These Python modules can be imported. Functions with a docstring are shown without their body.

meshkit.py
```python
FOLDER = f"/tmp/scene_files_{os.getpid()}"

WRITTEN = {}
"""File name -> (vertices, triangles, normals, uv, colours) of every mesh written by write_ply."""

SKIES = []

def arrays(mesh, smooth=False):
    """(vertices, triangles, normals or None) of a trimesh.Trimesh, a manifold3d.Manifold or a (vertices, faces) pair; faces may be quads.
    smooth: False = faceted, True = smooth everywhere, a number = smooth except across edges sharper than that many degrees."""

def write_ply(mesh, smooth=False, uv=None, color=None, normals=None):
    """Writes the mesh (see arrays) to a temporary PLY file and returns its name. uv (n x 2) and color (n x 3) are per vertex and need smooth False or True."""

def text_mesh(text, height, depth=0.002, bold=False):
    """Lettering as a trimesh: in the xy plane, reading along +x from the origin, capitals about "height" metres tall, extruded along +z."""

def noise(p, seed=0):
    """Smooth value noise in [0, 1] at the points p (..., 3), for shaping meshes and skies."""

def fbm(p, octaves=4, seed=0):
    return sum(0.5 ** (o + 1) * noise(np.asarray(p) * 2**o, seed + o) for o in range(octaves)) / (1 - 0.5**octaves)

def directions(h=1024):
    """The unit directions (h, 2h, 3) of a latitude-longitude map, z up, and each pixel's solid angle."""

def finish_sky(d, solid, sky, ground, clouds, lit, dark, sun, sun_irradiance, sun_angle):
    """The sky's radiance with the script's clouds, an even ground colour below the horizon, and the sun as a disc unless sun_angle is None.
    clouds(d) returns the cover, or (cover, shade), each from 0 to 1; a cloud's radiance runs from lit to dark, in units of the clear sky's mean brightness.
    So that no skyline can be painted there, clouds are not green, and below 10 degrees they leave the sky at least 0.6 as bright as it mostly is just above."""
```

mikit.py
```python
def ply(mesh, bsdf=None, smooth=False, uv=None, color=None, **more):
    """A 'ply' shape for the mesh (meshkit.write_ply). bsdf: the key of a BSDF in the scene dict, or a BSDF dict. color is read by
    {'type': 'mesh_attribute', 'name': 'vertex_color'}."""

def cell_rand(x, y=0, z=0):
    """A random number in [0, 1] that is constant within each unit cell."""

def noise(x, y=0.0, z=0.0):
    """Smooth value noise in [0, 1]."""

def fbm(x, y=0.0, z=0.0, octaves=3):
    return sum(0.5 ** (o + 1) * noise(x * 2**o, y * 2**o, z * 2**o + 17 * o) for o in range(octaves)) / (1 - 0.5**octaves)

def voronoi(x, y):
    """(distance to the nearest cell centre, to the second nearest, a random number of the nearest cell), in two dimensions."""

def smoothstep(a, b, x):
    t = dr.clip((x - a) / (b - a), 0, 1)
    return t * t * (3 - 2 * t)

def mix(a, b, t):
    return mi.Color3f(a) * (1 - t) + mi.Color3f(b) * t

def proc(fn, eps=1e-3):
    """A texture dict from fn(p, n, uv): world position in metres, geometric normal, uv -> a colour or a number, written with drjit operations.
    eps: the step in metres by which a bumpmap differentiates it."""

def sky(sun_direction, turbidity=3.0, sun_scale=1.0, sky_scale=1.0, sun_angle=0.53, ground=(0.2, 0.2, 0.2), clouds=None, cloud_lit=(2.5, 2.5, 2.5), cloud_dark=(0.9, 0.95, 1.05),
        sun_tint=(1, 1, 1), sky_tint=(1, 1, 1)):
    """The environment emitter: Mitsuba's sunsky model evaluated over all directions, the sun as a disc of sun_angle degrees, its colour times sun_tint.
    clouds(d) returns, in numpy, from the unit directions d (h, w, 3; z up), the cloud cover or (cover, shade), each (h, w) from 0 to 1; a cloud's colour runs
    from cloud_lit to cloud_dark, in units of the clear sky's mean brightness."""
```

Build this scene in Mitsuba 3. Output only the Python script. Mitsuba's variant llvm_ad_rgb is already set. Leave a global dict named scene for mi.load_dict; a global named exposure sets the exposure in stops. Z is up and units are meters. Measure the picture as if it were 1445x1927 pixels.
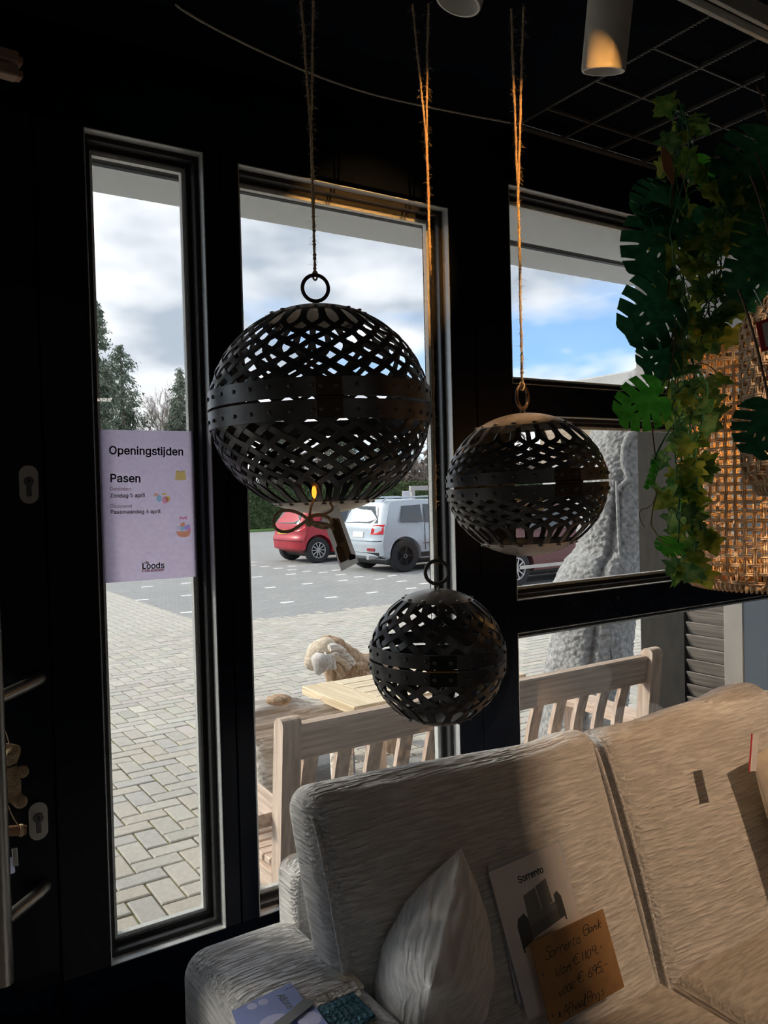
import math, random
import numpy as np, trimesh, manifold3d
import mitsuba as mi, drjit as dr
import mikit, meshkit
from shapely.geometry import Polygon, Point, LineString
from shapely import affinity
from shapely.ops import unary_union

T = mi.ScalarTransform4f
rng = np.random.default_rng(11)
random.seed(11)
scene, labels = {}, {}
PI = math.pi

# ---------------------------------------------------------------- camera, sky, exposure
CAM = np.array([0.0, 0.0, 1.65])
F_PX, YAW, PITCH, ROLL = 1537.3, 0.579586, -0.0241435, 0.0250492


def cam_axes():
    f = np.array([math.sin(YAW) * math.cos(PITCH), math.cos(YAW) * math.cos(PITCH), math.sin(PITCH)])
    r = np.array([math.cos(YAW), -math.sin(YAW), 0.0])
    d = np.cross(f, r)
    return math.cos(ROLL) * r + math.sin(ROLL) * d, -math.sin(ROLL) * r + math.cos(ROLL) * d, f


AXES = np.array(cam_axes())
scene['camera'] = {'type': 'perspective', 'fov': math.degrees(2 * math.atan(722.5 / F_PX)), 'fov_axis': 'x', 'near_clip': 0.02, 'far_clip': 500.0,
                   'to_world': T().look_at(origin=CAM.tolist(), target=(CAM + AXES[2]).tolist(), up=(-AXES[1]).tolist())}
exposure = 1.05


def clouds(d):
    z = np.maximum(d[..., 2], 0.0)
    k = 1.0 / (z + 0.22)
    p = np.stack([d[..., 0] * k * 1.5 + 3.1, d[..., 1] * k * 1.5 + 7.4, z * 2.0], -1)
    a = meshkit.fbm(p * 1.15, 5, 3)
    b = meshkit.fbm(p * 2.3 + 5.0, 5, 9)
    cover = np.clip((a - 0.30) / 0.17, 0, 1)
    az = np.degrees(np.arctan2(d[..., 0], d[..., 1]))
    el = np.degrees(np.arcsin(z))
    gap = np.exp(-((az - 46) / 9.0) ** 2 - ((el - 9.2 - (az - 45) * 0.05 + 5 * (b - .5)) / 1.5) ** 2)
    cover = np.clip(cover + 0.25 - 1.5 * gap, 0.1, 1)
    shade = np.clip((b - 0.33) / 0.30, 0, 1)
    shade = np.clip(shade * 0.9 + 0.30 * np.exp(-((el - 13) / 8.0) ** 2) - 0.35 * np.exp(-((el - 19) / 4.0) ** 2) * (az < 22) - 0.5 * np.exp(-((el - 5) / 4.0) ** 2), 0, 1)
    return cover, shade


scene['sky'] = mikit.sky((-0.58, 0.62, 0.53), turbidity=3.0, sun_scale=1.3, sky_scale=3.4, sun_angle=16.0, ground=(0.3, 0.29, 0.27), clouds=clouds,
                         cloud_lit=(2.75, 2.80, 2.85), cloud_dark=(1.12, 1.30, 1.50), sky_tint=(0.55, 0.74, 0.92), sun_tint=(0.82, 0.96, 1.18))
WARM = (1.0, 0.62, 0.28)
LAMP_POWER = 1.0

# ---------------------------------------------------------------- helpers


def at(px, py, Y):
    """The point of the plane y = Y that pixel (px, py) of the 1445 x 1927 frame looks at."""
    r = np.array([px - 722.5, py - 963.5, F_PX]) @ AXES
    return CAM + r * (Y / r[1])


def atz(px, py, z):
    r = np.array([px - 722.5, py - 963.5, F_PX]) @ AXES
    return CAM + r * ((z - CAM[2]) / r[2])


def atr(px, py, dist):
    r = np.array([px - 722.5, py - 963.5, F_PX]) @ AXES
    return CAM + r / np.linalg.norm(r) * dist


def free(key):
    if key not in used:
        used.add(key)
        return key
    n = 1
    while f'{key}_{n:03d}' in used:
        n += 1
    used.add(f'{key}_{n:03d}')
    return f'{key}_{n:03d}'


used = set()


def tag(key, label=None, cat=None, group=None, kind=None):
    d = labels.setdefault(key, {})
    for k, v in (('label', label), ('category', cat), ('group', group), ('kind', kind)):
        if v:
            d[k] = v
    return key


def thing(name, label, cat, group=None):
    return tag(free(name), label, cat, group)


def add(key, mesh, mat, smooth=False, to_world=None, **kw):
    d = mesh if isinstance(mesh, dict) else mikit.ply(mesh, mat, smooth=smooth, **kw)
    if isinstance(mesh, dict):
        d = {**mesh}
        if mat:
            d['bsdf'] = {'type': 'ref', 'id': mat}
    if to_world is not None:
        d['to_world'] = T(np.asarray(to_world, float).tolist())
    scene[key] = d
    return key


def part(parent, name, mesh, mat, smooth=False, to_world=None, label=None, kind=None, **kw):
    key = free(f'{parent}__{name}')
    add(key, mesh, mat, smooth, to_world, **kw)
    if label or kind:
        tag(key, label, kind=kind)
    return key


def obj(name, mesh, mat, label, cat, smooth=False, group=None, **kw):
    key = thing(name, label, cat, group)
    return add(key, mesh, mat, smooth, **kw)


def struct(name, mesh, mat, smooth=False, label=None):
    key = free(name)
    if mesh is not None:
        add(key, mesh, mat, smooth)
    return tag(key, label, kind='structure')


def cat(ms):
    return trimesh.util.concatenate([m for m in ms if m is not None])


def box(lo, hi, bev=0.0):
    lo, hi = np.minimum(lo, hi).astype(float), np.maximum(lo, hi).astype(float)
    if bev <= 0:
        m = trimesh.creation.box(hi - lo)
        m.apply_translation((lo + hi) / 2)
        return m
    bev = min(bev, 0.45 * (hi - lo).min())
    pts = []
    for a in range(3):
        l2, h2 = lo + bev, hi - bev
        l2[a], h2[a] = lo[a], hi[a]
        for c in np.ndindex(2, 2, 2):
            pts.append([(l2, h2)[c[i]][i] for i in range(3)])
    return trimesh.convex.convex_hull(np.array(pts))


def xf(m, R=None, t=None):
    m = m.copy()
    if R is not None:
        M = np.eye(4)
        M[:3, :3] = R
        m.apply_transform(M)
    if t is not None:
        m.apply_translation(t)
    return m


def rot(axis, deg):
    return trimesh.transformations.rotation_matrix(math.radians(deg), axis)[:3, :3]


def frame(o, ux, uy):
    """4x4 whose local x and y run along ux and uy from o."""
    ux = np.asarray(ux, float) / np.linalg.norm(ux)
    uz = np.cross(ux, uy)
    uz /= np.linalg.norm(uz)
    M = np.eye(4)
    M[:3, 0], M[:3, 1], M[:3, 2], M[:3, 3] = ux, np.cross(uz, ux), uz, o
    return M


def placed(m, M):
    m = m.copy()
    m.apply_transform(M)
    return m


def prism(poly, depth, M=None):
    if not isinstance(poly, Polygon) and not hasattr(poly, 'geoms'):
        poly = Polygon(poly)
    ms = [trimesh.creation.extrude_polygon(g, depth, engine='earcut') for g in getattr(poly, 'geoms', [poly])]
    m = cat(ms)
    return placed(m, M) if M is not None else m


def tube(pts, r, sides=8, closed=False, caps=True):
    p = np.asarray(pts, float)
    n = len(p)
    if closed:
        t = np.roll(p, -1, 0) - np.roll(p, 1, 0)
    else:
        t = np.gradient(p, axis=0)
    t /= np.linalg.norm(t, axis=1, keepdims=True) + 1e-12
    a = np.zeros_like(p)
    v = np.cross(t[0], [0, 0, 1.0] if abs(t[0][2]) < 0.9 else [1.0, 0, 0])
    for i in range(n):
        v = v - t[i] * (v @ t[i])
        v /= np.linalg.norm(v) + 1e-12
        a[i] = v
    b = np.cross(t, a)
    ang = np.arange(sides) * 2 * PI / sides
    rr = np.broadcast_to(np.asarray(r, float), (n,))
    V = (p[:, None] + rr[:, None, None] * (np.cos(ang)[None, :, None] * a[:, None] + np.sin(ang)[None, :, None] * b[:, None])).reshape(-1, 3)
    fs = []
    i, j = np.meshgrid(np.arange(n if closed else n - 1), np.arange(sides), indexing='ij')
    i2 = (i + 1) % n
    j2 = (j + 1) % sides
    q = np.stack([i * sides + j, i * sides + j2, i2 * sides + j2, i2 * sides + j], -1).reshape(-1, 4)
    fs = [q[:, [0, 1, 2]], q[:, [0, 2, 3]]]
    if caps and not closed:
        k = np.arange(1, sides - 1)
        fs.append(np.stack([k * 0, k + 1, k], 1))
        o = (n - 1) * sides
        fs.append(np.stack([k * 0 + o, k + o, k + 1 + o], 1))
    return trimesh.Trimesh(V, np.vstack(fs), process=False)


def lathe(profile, sides=32, M=None):
    m = trimesh.creation.revolve(np.asarray(profile, float), sections=sides)
    return placed(m, M) if M is not None else m


def cyl(p0, p1, r, sides=20, r1=None):
    p0, p1 = np.asarray(p0, float), np.asarray(p1, float)
    return tube([p0, p1], [r, r if r1 is None else r1], sides)


def bezier(pts, n=20):
    p = np.asarray(pts, float)
    tt = np.linspace(0, 1, n)
    from scipy.interpolate import CubicSpline, interp1d
    s = np.linspace(0, 1, len(p))
    f = CubicSpline(s, p) if len(p) > 2 else interp1d(s, p, axis=0)
    return f(tt)


def rbox(half, r, n=20, bulge=(0, 0, 0)):
    """Rounded cushion block centred at the origin, faces bulging by bulge."""
    h = np.asarray(half, float)
    u = np.tanh(np.linspace(-1, 1, n + 1) * 1.35) / math.tanh(1.35)
    A, B = np.meshgrid(u, u, indexing='ij')
    V, Fc, off = [], [], 0
    idx = np.arange((n + 1) ** 2).reshape(n + 1, n + 1)
    for ax in range(3):
        for s in (-1, 1):
            P = np.zeros((n + 1, n + 1, 3))
            P[..., ax] = s
            P[..., (ax + 1) % 3], P[..., (ax + 2) % 3] = A, B
            V.append(P.reshape(-1, 3))
            q = np.stack([idx[:-1, :-1], idx[1:, :-1], idx[1:, 1:], idx[:-1, 1:]], -1).reshape(-1, 4) + off
            Fc.append(q if s > 0 else q[:, ::-1])
            off += (n + 1) ** 2
    U = np.vstack(V)
    q = np.vstack(Fc)
    P = U * h
    inner = np.clip(P, -(h - r), h - r)
    d = P - inner
    L = np.linalg.norm(d, axis=1, keepdims=True)
    P2 = inner + d / np.maximum(L, 1e-9) * r
    for a in range(3):
        b, c = (a + 1) % 3, (a + 2) % 3
        w = np.clip(1 - U[:, b] ** 2, 0, 1) * np.clip(1 - U[:, c] ** 2, 0, 1)
        P2[:, a] += np.sign(U[:, a]) * np.abs(U[:, a]) ** 3 * bulge[a] * w
    m = trimesh.Trimesh(P2, np.vstack([q[:, [0, 1, 2]], q[:, [0, 2, 3]]]), process=False)
    m.merge_vertices(digits_vertex=6)
    return m


def ellipsoid(c, r, sub=3):
    m = trimesh.creation.icosphere(subdivisions=sub)
    m.apply_scale(r)
    m.apply_translation(c)
    return m


def hull_chain(nodes, links, refine=None, smooth=8):
    """nodes: {name: (point, radius)}; links: pairs. One continuous surface."""
    bodies = []
    for a, b in links:
        ms = [manifold3d.Manifold.sphere(nodes[k][1], 20).translate(list(map(float, nodes[k][0]))) for k in (a, b)]
        bodies.append(manifold3d.Manifold.batch_hull(ms))
    M = manifold3d.Manifold.batch_boolean(bodies, manifold3d.OpType.Add)
    if refine:
        M = M.refine_to_length(refine)
    me = M.to_mesh()
    m = trimesh.Trimesh(me.vert_properties[:, :3], me.tri_verts, process=True)
    if smooth:
        trimesh.smoothing.filter_taubin(m, iterations=smooth)
    return m


def man(m):
    m = m.copy()
    m.merge_vertices()
    return manifold3d.Manifold(manifold3d.Mesh(np.asarray(m.vertices, np.float32), np.asarray(m.faces, np.uint32)))


def unman(M):
    me = M.to_mesh()
    return trimesh.Trimesh(me.vert_properties[:, :3], me.tri_verts, process=False)


def text(s, h, depth=0.0006, bold=False):
    return meshkit.text_mesh(s, h, depth, bold)


# ---------------------------------------------------------------- materials
def mat(name, d, two=True):
    scene[name] = {'type': 'twosided', 'bsdf': d} if two else d
    return name


def prin(c, rough=0.5, metal=0.0, spec=0.5, **kw):
    return {'type': 'principled', 'base_color': c if isinstance(c, dict) else {'type': 'rgb', 'value': list(c)}, 'roughness': rough, 'metallic': metal, 'specular': spec, **kw}


def bump(d, fn, scale, eps=1e-3):
    return {'type': 'bumpmap', 'arbitrary': mikit.proc(fn, eps), 'scale': scale, 'bsdf': d}


mat('m_frame', prin((0.004, 0.006, 0.013), 0.35, spec=0.12))
mat('m_wallblack', prin(mikit.proc(lambda p, n, uv: mi.Color3f(0.003, 0.005, 0.011) * (0.8 + 0.4 * mikit.fbm(p.x * 3, p.y * 3, p.z * 3))), 0.9, spec=0.06))
mat('m_reveal', prin((0.56, 0.58, 0.60), 0.35, 0.2))
mat('m_bead', prin((0.05, 0.052, 0.056), 0.25, 0.2, 0.6))
mat('m_gasket', prin((0.008, 0.008, 0.009), 0.6))
mat('m_alu', prin((0.55, 0.56, 0.56), 0.4, 0.3))
mat('m_spacer', prin(mikit.proc(lambda p, n, uv: dr.select(dr.abs(dr.cos((p.x + p.z) * 900)) > 0.55, mi.Color3f(0.75, 0.77, 0.76), mi.Color3f(0.35, 0.37, 0.37))), 0.5))
mat('m_glass', {'type': 'thindielectric', 'int_ior': 1.35}, two=False)
mat('m_floor', prin(mikit.proc(lambda p, n, uv: mikit.mix((0.16, 0.14, 0.12), (0.22, 0.19, 0.16), mikit.fbm(p.x * 2, p.y * 14))), 0.5))
mat('m_roomwall', prin((0.30, 0.27, 0.24), 0.8))
mat('m_bluegrey', prin((0.075, 0.095, 0.125), 0.7))
mat('m_ceil', prin((0.003, 0.005, 0.011), 0.9, spec=0.05))
mat('m_ceilgrid', prin((0.10, 0.105, 0.11), 0.3, spec=0.6))
mat('m_white', prin((0.80, 0.79, 0.76), 0.45))
mat('m_whitemetal', prin((0.72, 0.70, 0.66), 0.4))
mat('m_cable', prin((0.45, 0.44, 0.40), 0.5))
mat('m_soffit', prin((0.54, 0.58, 0.62), 0.7))
mat('m_groove', prin((0.012, 0.013, 0.015), 0.8))
mat('m_steel', prin((0.30, 0.285, 0.265), 0.32, 0.85))
mat('m_steeldark', prin((0.08, 0.08, 0.08), 0.35, 0.8))


def iron_col(p, n, uv):
    k = mikit.fbm(p.x * 40, p.y * 40, p.z * 40)
    return mikit.mix((0.085, 0.086, 0.092), (0.17, 0.165, 0.16), k)


mat('m_iron', prin(mikit.proc(iron_col), 0.38, 0.65))
mat('m_cap', prin(mikit.proc(lambda p, n, uv: mikit.mix((0.30, 0.265, 0.235), (0.58, 0.53, 0.48), mikit.fbm(p.x * 30, p.y * 30, p.z * 30))), 0.36, 0.8))
mat('m_hinge', prin((0.075, 0.045, 0.030), 0.45, 0.6))
mat('m_hingedark', prin((0.022, 0.02, 0.02), 0.45, 0.6))
mat('m_brass', prin((0.30, 0.17, 0.07), 0.4, 0.8))
mat('m_jute', prin(mikit.proc(lambda p, n, uv: mikit.mix((0.46, 0.34, 0.22), (0.78, 0.64, 0.46), mikit.noise(p.x * 300, p.y * 300, p.z * 160))), 0.9, spec=0.1))


def paver_tex(dark, light, moss):
    def fn(p, n, uv):
        k = mikit.fbm(p.x * 60, p.y * 60, 0.0)
        g = mikit.noise(p.x * 240, p.y * 240)
        c = mikit.mix(dark, light, 0.55 * k + 0.45 * g)
        return c * (0.93 + 0.14 * mikit.fbm(p.x * 1.1, p.y * 1.1))
    return fn


PAVE = [('m_paver_a', (0.35, 0.335, 0.30), (0.49, 0.475, 0.43)), ('m_paver_b', (0.37, 0.345, 0.295), (0.51, 0.48, 0.425)), ('m_paver_c', (0.34, 0.33, 0.305), (0.47, 0.46, 0.435)), ('m_paver_d', (0.38, 0.365, 0.32), (0.53, 0.51, 0.46))]
for nm, a, b in PAVE:
    mat(nm, prin(mikit.proc(paver_tex(a, b, None)), 0.85, spec=0.2))
mat('m_paverstuff', prin({'type': 'mesh_attribute', 'name': 'vertex_color'}, 0.85, spec=0.2))
WB, OX, OY = 0.1124, -0.0075, -0.0022


def herring(p):
    x, y = (p.x - OX) / WB, (p.y - OY) / WB
    i, j = dr.floor(x), dr.floor(y)
    t = i - j + 23 + 4000
    t = t - 4 * dr.floor(t / 4)
    fx, fy = x - i, y - j
    left, right, bottom, top = dr.select(t == 1, 9.0, fx), dr.select(t == 0, 9.0, 1 - fx), dr.select(t == 2, 9.0, fy), dr.select(t == 3, 9.0, 1 - fy)
    e = dr.minimum(dr.minimum(left, right), dr.minimum(bottom, top))
    r = mikit.cell_rand(dr.select(t == 1, i - 1, i), dr.select(t == 2, j - 1, j), 5)
    return e, r


def pave_far(p, n, uv):
    e, r = herring(p)
    c = mikit.mix((0.36, 0.345, 0.31), (0.50, 0.485, 0.44), 0.3 + 0.5 * r * 0.6 + 0.3 * mikit.fbm(p.x * 20, p.y * 20))
    return mikit.mix((0.20, 0.19, 0.15), c, mikit.smoothstep(0.02, 0.07, e))


mat('m_pavefar', prin(mikit.proc(pave_far), 0.9, spec=0.15))
mat('m_joint', prin(mikit.proc(lambda p, n, uv: mikit.mix((0.10, 0.09, 0.065), (0.15, 0.155, 0.055), mikit.smoothstep(0.42, 0.58, mikit.fbm(p.x * 9, p.y * 9)))), 0.95, spec=0.1))


def lot_tex(p, n, uv):
    x, y = p.x / 0.212, p.y / 0.106
    j = dr.floor(y)
    x = x + 0.5 * (j - 2 * dr.floor(j / 2))
    fx, fy = x - dr.floor(x), y - j
    e = dr.minimum(dr.minimum(fx, 1 - fx) * 2, dr.minimum(fy, 1 - fy))
    c = mikit.mix((0.245, 0.25, 0.25), (0.33, 0.335, 0.33), 0.5 * mikit.cell_rand(dr.floor(x), j) + 0.5 * mikit.fbm(p.x * 0.35, p.y * 0.8))
    return mikit.mix((0.20, 0.20, 0.20), c, mikit.smoothstep(0.03, 0.09, e))


mat('m_lot', prin(mikit.proc(lot_tex), 0.8, spec=0.25))
mat('m_marker', prin((0.82, 0.82, 0.80), 0.7))
mat('m_grass', prin(mikit.proc(lambda p, n, uv: mikit.mix((0.06, 0.12, 0.03), (0.13, 0.22, 0.06), mikit.fbm(p.x * 6, p.y * 6, p.z * 6))), 0.9))
mat('m_hedge', prin(mikit.proc(lambda p, n, uv: mikit.mix((0.035, 0.06, 0.025), (0.10, 0.15, 0.06), mikit.noise(p.x * 7, p.y * 7, p.z * 7))), 0.9))
mat('m_conifer', prin(mikit.proc(lambda p, n, uv: mikit.mix((0.10, 0.135, 0.105), (0.21, 0.25, 0.19), mikit.noise(p.x * 2.2, p.y * 2.2, p.z * 2.2))), 0.9, spec=0.1))
mat('m_conifer_pale', prin(mikit.proc(lambda p, n, uv: mikit.mix((0.15, 0.185, 0.15), (0.27, 0.30, 0.24), mikit.noise(p.x * 2.2, p.y * 2.2, p.z * 2.2))), 0.9, spec=0.1))
mat('m_bark', prin((0.16, 0.13, 0.11), 0.9))
mat('m_twig', prin((0.23, 0.195, 0.175), 0.9))


def wood_tex(a, b, ax):
    def fn(p, n, uv):
        q = [p.x, p.y, p.z]
        s = [90.0, 90.0, 90.0]
        s[ax] = 5.0
        k = mikit.smoothstep(.2, .8, mikit.fbm(q[0] * s[0], q[1] * s[1], q[2] * s[2]))
        return mikit.mix(a, b, k)
    return fn


for nm, ax in (('m_teak_x', 0), ('m_teak_y', 1), ('m_teak_z', 2)):
    mat(nm, prin(mikit.proc(wood_tex((0.56, 0.435, 0.35), (0.80, 0.665, 0.565), ax)), 0.7, spec=0.2))
mat('m_table_x', prin(mikit.proc(wood_tex((0.62, 0.50, 0.34), (0.82, 0.71, 0.53), 0)), 0.6))
mat('m_table_y', prin(mikit.proc(wood_tex((0.64, 0.51, 0.32), (0.84, 0.72, 0.52), 1)), 0.6))
mat('m_drift', prin(mikit.proc(wood_tex((0.42, 0.36, 0.30), (0.92, 0.89, 0.85), 0)), 0.9))
mat('m_driftbrown', prin(mikit.proc(wood_tex((0.30, 0.19, 0.11), (0.58, 0.42, 0.29), 2)), 0.8))
mat('m_driftpale', prin(mikit.proc(wood_tex((0.52, 0.43, 0.33), (0.74, 0.65, 0.52), 0)), 0.8))
mat('m_driftgrey', prin(mikit.proc(wood_tex((0.45, 0.42, 0.40), (0.72, 0.69, 0.67), 2)), 0.8))
mat('m_greystone', prin(mikit.proc(lambda p, n, uv: mikit.mix((0.10, 0.105, 0.115), (0.17, 0.175, 0.185), mikit.fbm(p.x * 25, p.y * 25, p.z * 25))), 0.8))


def elephant_h(p, n, uv):
    return mikit.fbm(p.x * 26, p.y * 26, p.z * 26) + 0.5 * mikit.noise(p.x * 85, p.y * 85, p.z * 85)


mat('m_elephant', bump(prin(mikit.proc(lambda p, n, uv: mikit.mix((0.235, 0.24, 0.245), (0.37, 0.375, 0.38), mikit.smoothstep(0.3, 0.7, mikit.fbm(p.x * 48, p.y * 48, p.z * 48)))), 0.85, spec=0.2), elephant_h, 0.012, 2e-3))
mat('m_wingdark', prin(mikit.proc(lambda p, n, uv: mikit.mix((0.012, 0.011, 0.010), (0.035, 0.032, 0.029), mikit.fbm(p.x * 9, p.y * 40, p.z * 9))), 0.85))
mat('m_louvre', prin(mikit.proc(wood_tex((0.17, 0.15, 0.135), (0.29, 0.265, 0.24), 1)), 0.8))
mat('m_pilaster', prin((0.34, 0.32, 0.30), 0.8))
mat('m_wingpale', prin((0.42, 0.42, 0.43), 0.8))
mat('m_farwall', prin(mikit.proc(lambda p, n, uv: mikit.mix((0.40, 0.40, 0.40), (0.50, 0.50, 0.50), mikit.fbm(p.x * 2, p.y * 2, p.z * 2))), 0.8))
mat('m_farbrick', prin(mikit.proc(lambda p, n, uv: mikit.mix((0.30, 0.24, 0.18), (0.44, 0.36, 0.28), mikit.cell_rand(p.y * 4, p.z * 12))), 0.9))
mat('m_farframe', prin((0.20, 0.29, 0.38), 0.5))
mat('m_farglass', prin((0.30, 0.36, 0.38), 0.15))


# upholstery: slub threads run along one axis
def slub(axes, f_long, f_cross, side=True):
    """Threads along axes[0]; on faces turned that way they run along axes[1]."""
    A = [[float(c) for c in a] for a in axes]

    def fn(p, n, uv):
        q = [p.x * a[0] + p.y * a[1] + p.z * a[2] for a in A]
        wob = 0.9 * mikit.noise(p.x * 14, p.y * 14, p.z * 14)
        end = dr.abs(n.x * A[0][0] + n.y * A[0][1] + n.z * A[0][2]) > 0.75
        s0, s1 = dr.select(end, f_cross, f_long), dr.select(end, f_long, f_cross)
        u, v, w = q[0] * s0, q[1] * s1, q[2] * f_cross
        a = mikit.noise(u + wob, v + wob, w + wob)
        b = mikit.noise(u * 2.3 + 7 + wob, v * 1.6 + 3 + wob, w * 1.6 + wob)
        return mikit.smoothstep(0.25, 0.8, 0.6 * a + 0.4 * b)
    return fn


XYZ = ([1, 0, 0], [0, 1, 0], [0, 0, 1])


def fabric(name, axes, lo, hi, fl=20.0, fc=230.0, sc=0.0035):
    h = slub(axes, fl, fc)

    def col(p, n, uv):
        g = mikit.noise(p.x * 420, p.y * 420, p.z * 420)
        return mikit.mix(lo, hi, 0.8 * h(p, n, uv) + 0.2 * g)
    mat(name, bump(prin(mikit.proc(col), 0.75, spec=0.25, sheen=0.3), h, sc, 8e-4))


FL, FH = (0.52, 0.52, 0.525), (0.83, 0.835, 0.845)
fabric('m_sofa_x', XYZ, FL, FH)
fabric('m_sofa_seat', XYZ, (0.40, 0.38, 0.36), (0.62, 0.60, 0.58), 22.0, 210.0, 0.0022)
mat('m_cream', prin((0.66, 0.60, 0.52), 0.85))
mat('m_paper', prin((0.85, 0.83, 0.85), 0.6))
mat('m_paperblue', prin((0.60, 0.65, 0.74), 0.35))
mat('m_ink', prin((0.012, 0.012, 0.016), 0.6))
mat('m_inkred', prin((0.45, 0.05, 0.09), 0.6))
mat('m_inkgrey', prin((0.20, 0.19, 0.22), 0.6))
mat('m_kraft', prin(mikit.proc(lambda p, n, uv: mikit.mix((0.36, 0.20, 0.085), (0.46, 0.27, 0.125), mikit.fbm(p.x * 60, p.y * 60, p.z * 60))), 0.8))
scene['m_poster'] = {'type': 'principledthin', 'base_color': mikit.proc(lambda p, n, uv: mikit.mix((0.44, 0.385, 0.55), (0.53, 0.475, 0.64), mikit.fbm(p.x * 160, p.y * 10, p.z * 160))), 'roughness': 0.8, 'diff_trans': 1.5}
for nm_, c_ in (('yellow', (.93, .80, .25)), ('teal', (.45, .85, .88)), ('pink', (.95, .50, .60)), ('orange', (.95, .52, .28)), ('lilac', (.62, .58, .92)), ('pale', (.85, .86, .98))):
    scene['m_print_' + nm_] = {'type': 'principledthin', 'base_color': {'type': 'rgb', 'value': list(c_)}, 'roughness': 0.8, 'diff_trans': 1.8}
scene['m_cardpaper'] = {'type': 'principledthin', 'base_color': {'type': 'rgb', 'value': [.88, .86, .83]}, 'roughness': 0.8, 'diff_trans': 1.1}
scene['m_tape'] = {'type': 'thindielectric', 'int_ior': 1.6}
mat('m_yellow', prin((0.62, 0.48, 0.06), 0.7))
mat('m_teal', prin((0.16, 0.42, 0.46), 0.7))
mat('m_pink', prin((0.62, 0.20, 0.30), 0.7))
mat('m_orange', prin((0.60, 0.22, 0.07), 0.7))
mat('m_lilac', prin((0.30, 0.26, 0.55), 0.7))
mat('m_sofapic', prin((0.17, 0.19, 0.195), 0.7))
mat('m_sofapic_dark', prin((0.10, 0.115, 0.12), 0.7))
mat('m_sofapic_light', prin((0.23, 0.25, 0.255), 0.7))
mat('m_periwinkle', prin((0.24, 0.30, 0.62), 0.5))
mat('m_palelilac', prin((0.50, 0.52, 0.80), 0.5))
mat('m_greystrap', prin((0.14, 0.15, 0.16), 0.5))
mat('m_beigecard', prin((0.58, 0.52, 0.42), 0.6))
fabric('m_greysample', XYZ, (0.36, 0.34, 0.32), (0.66, 0.63, 0.60), 18.0, 230.0, 0.004)
fabric('m_tealsample', XYZ, (0.015, 0.05, 0.08), (0.07, 0.19, 0.26), 18.0, 230.0, 0.004)
mat('m_redtag', prin((0.62, 0.05, 0.06), 0.5))
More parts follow.
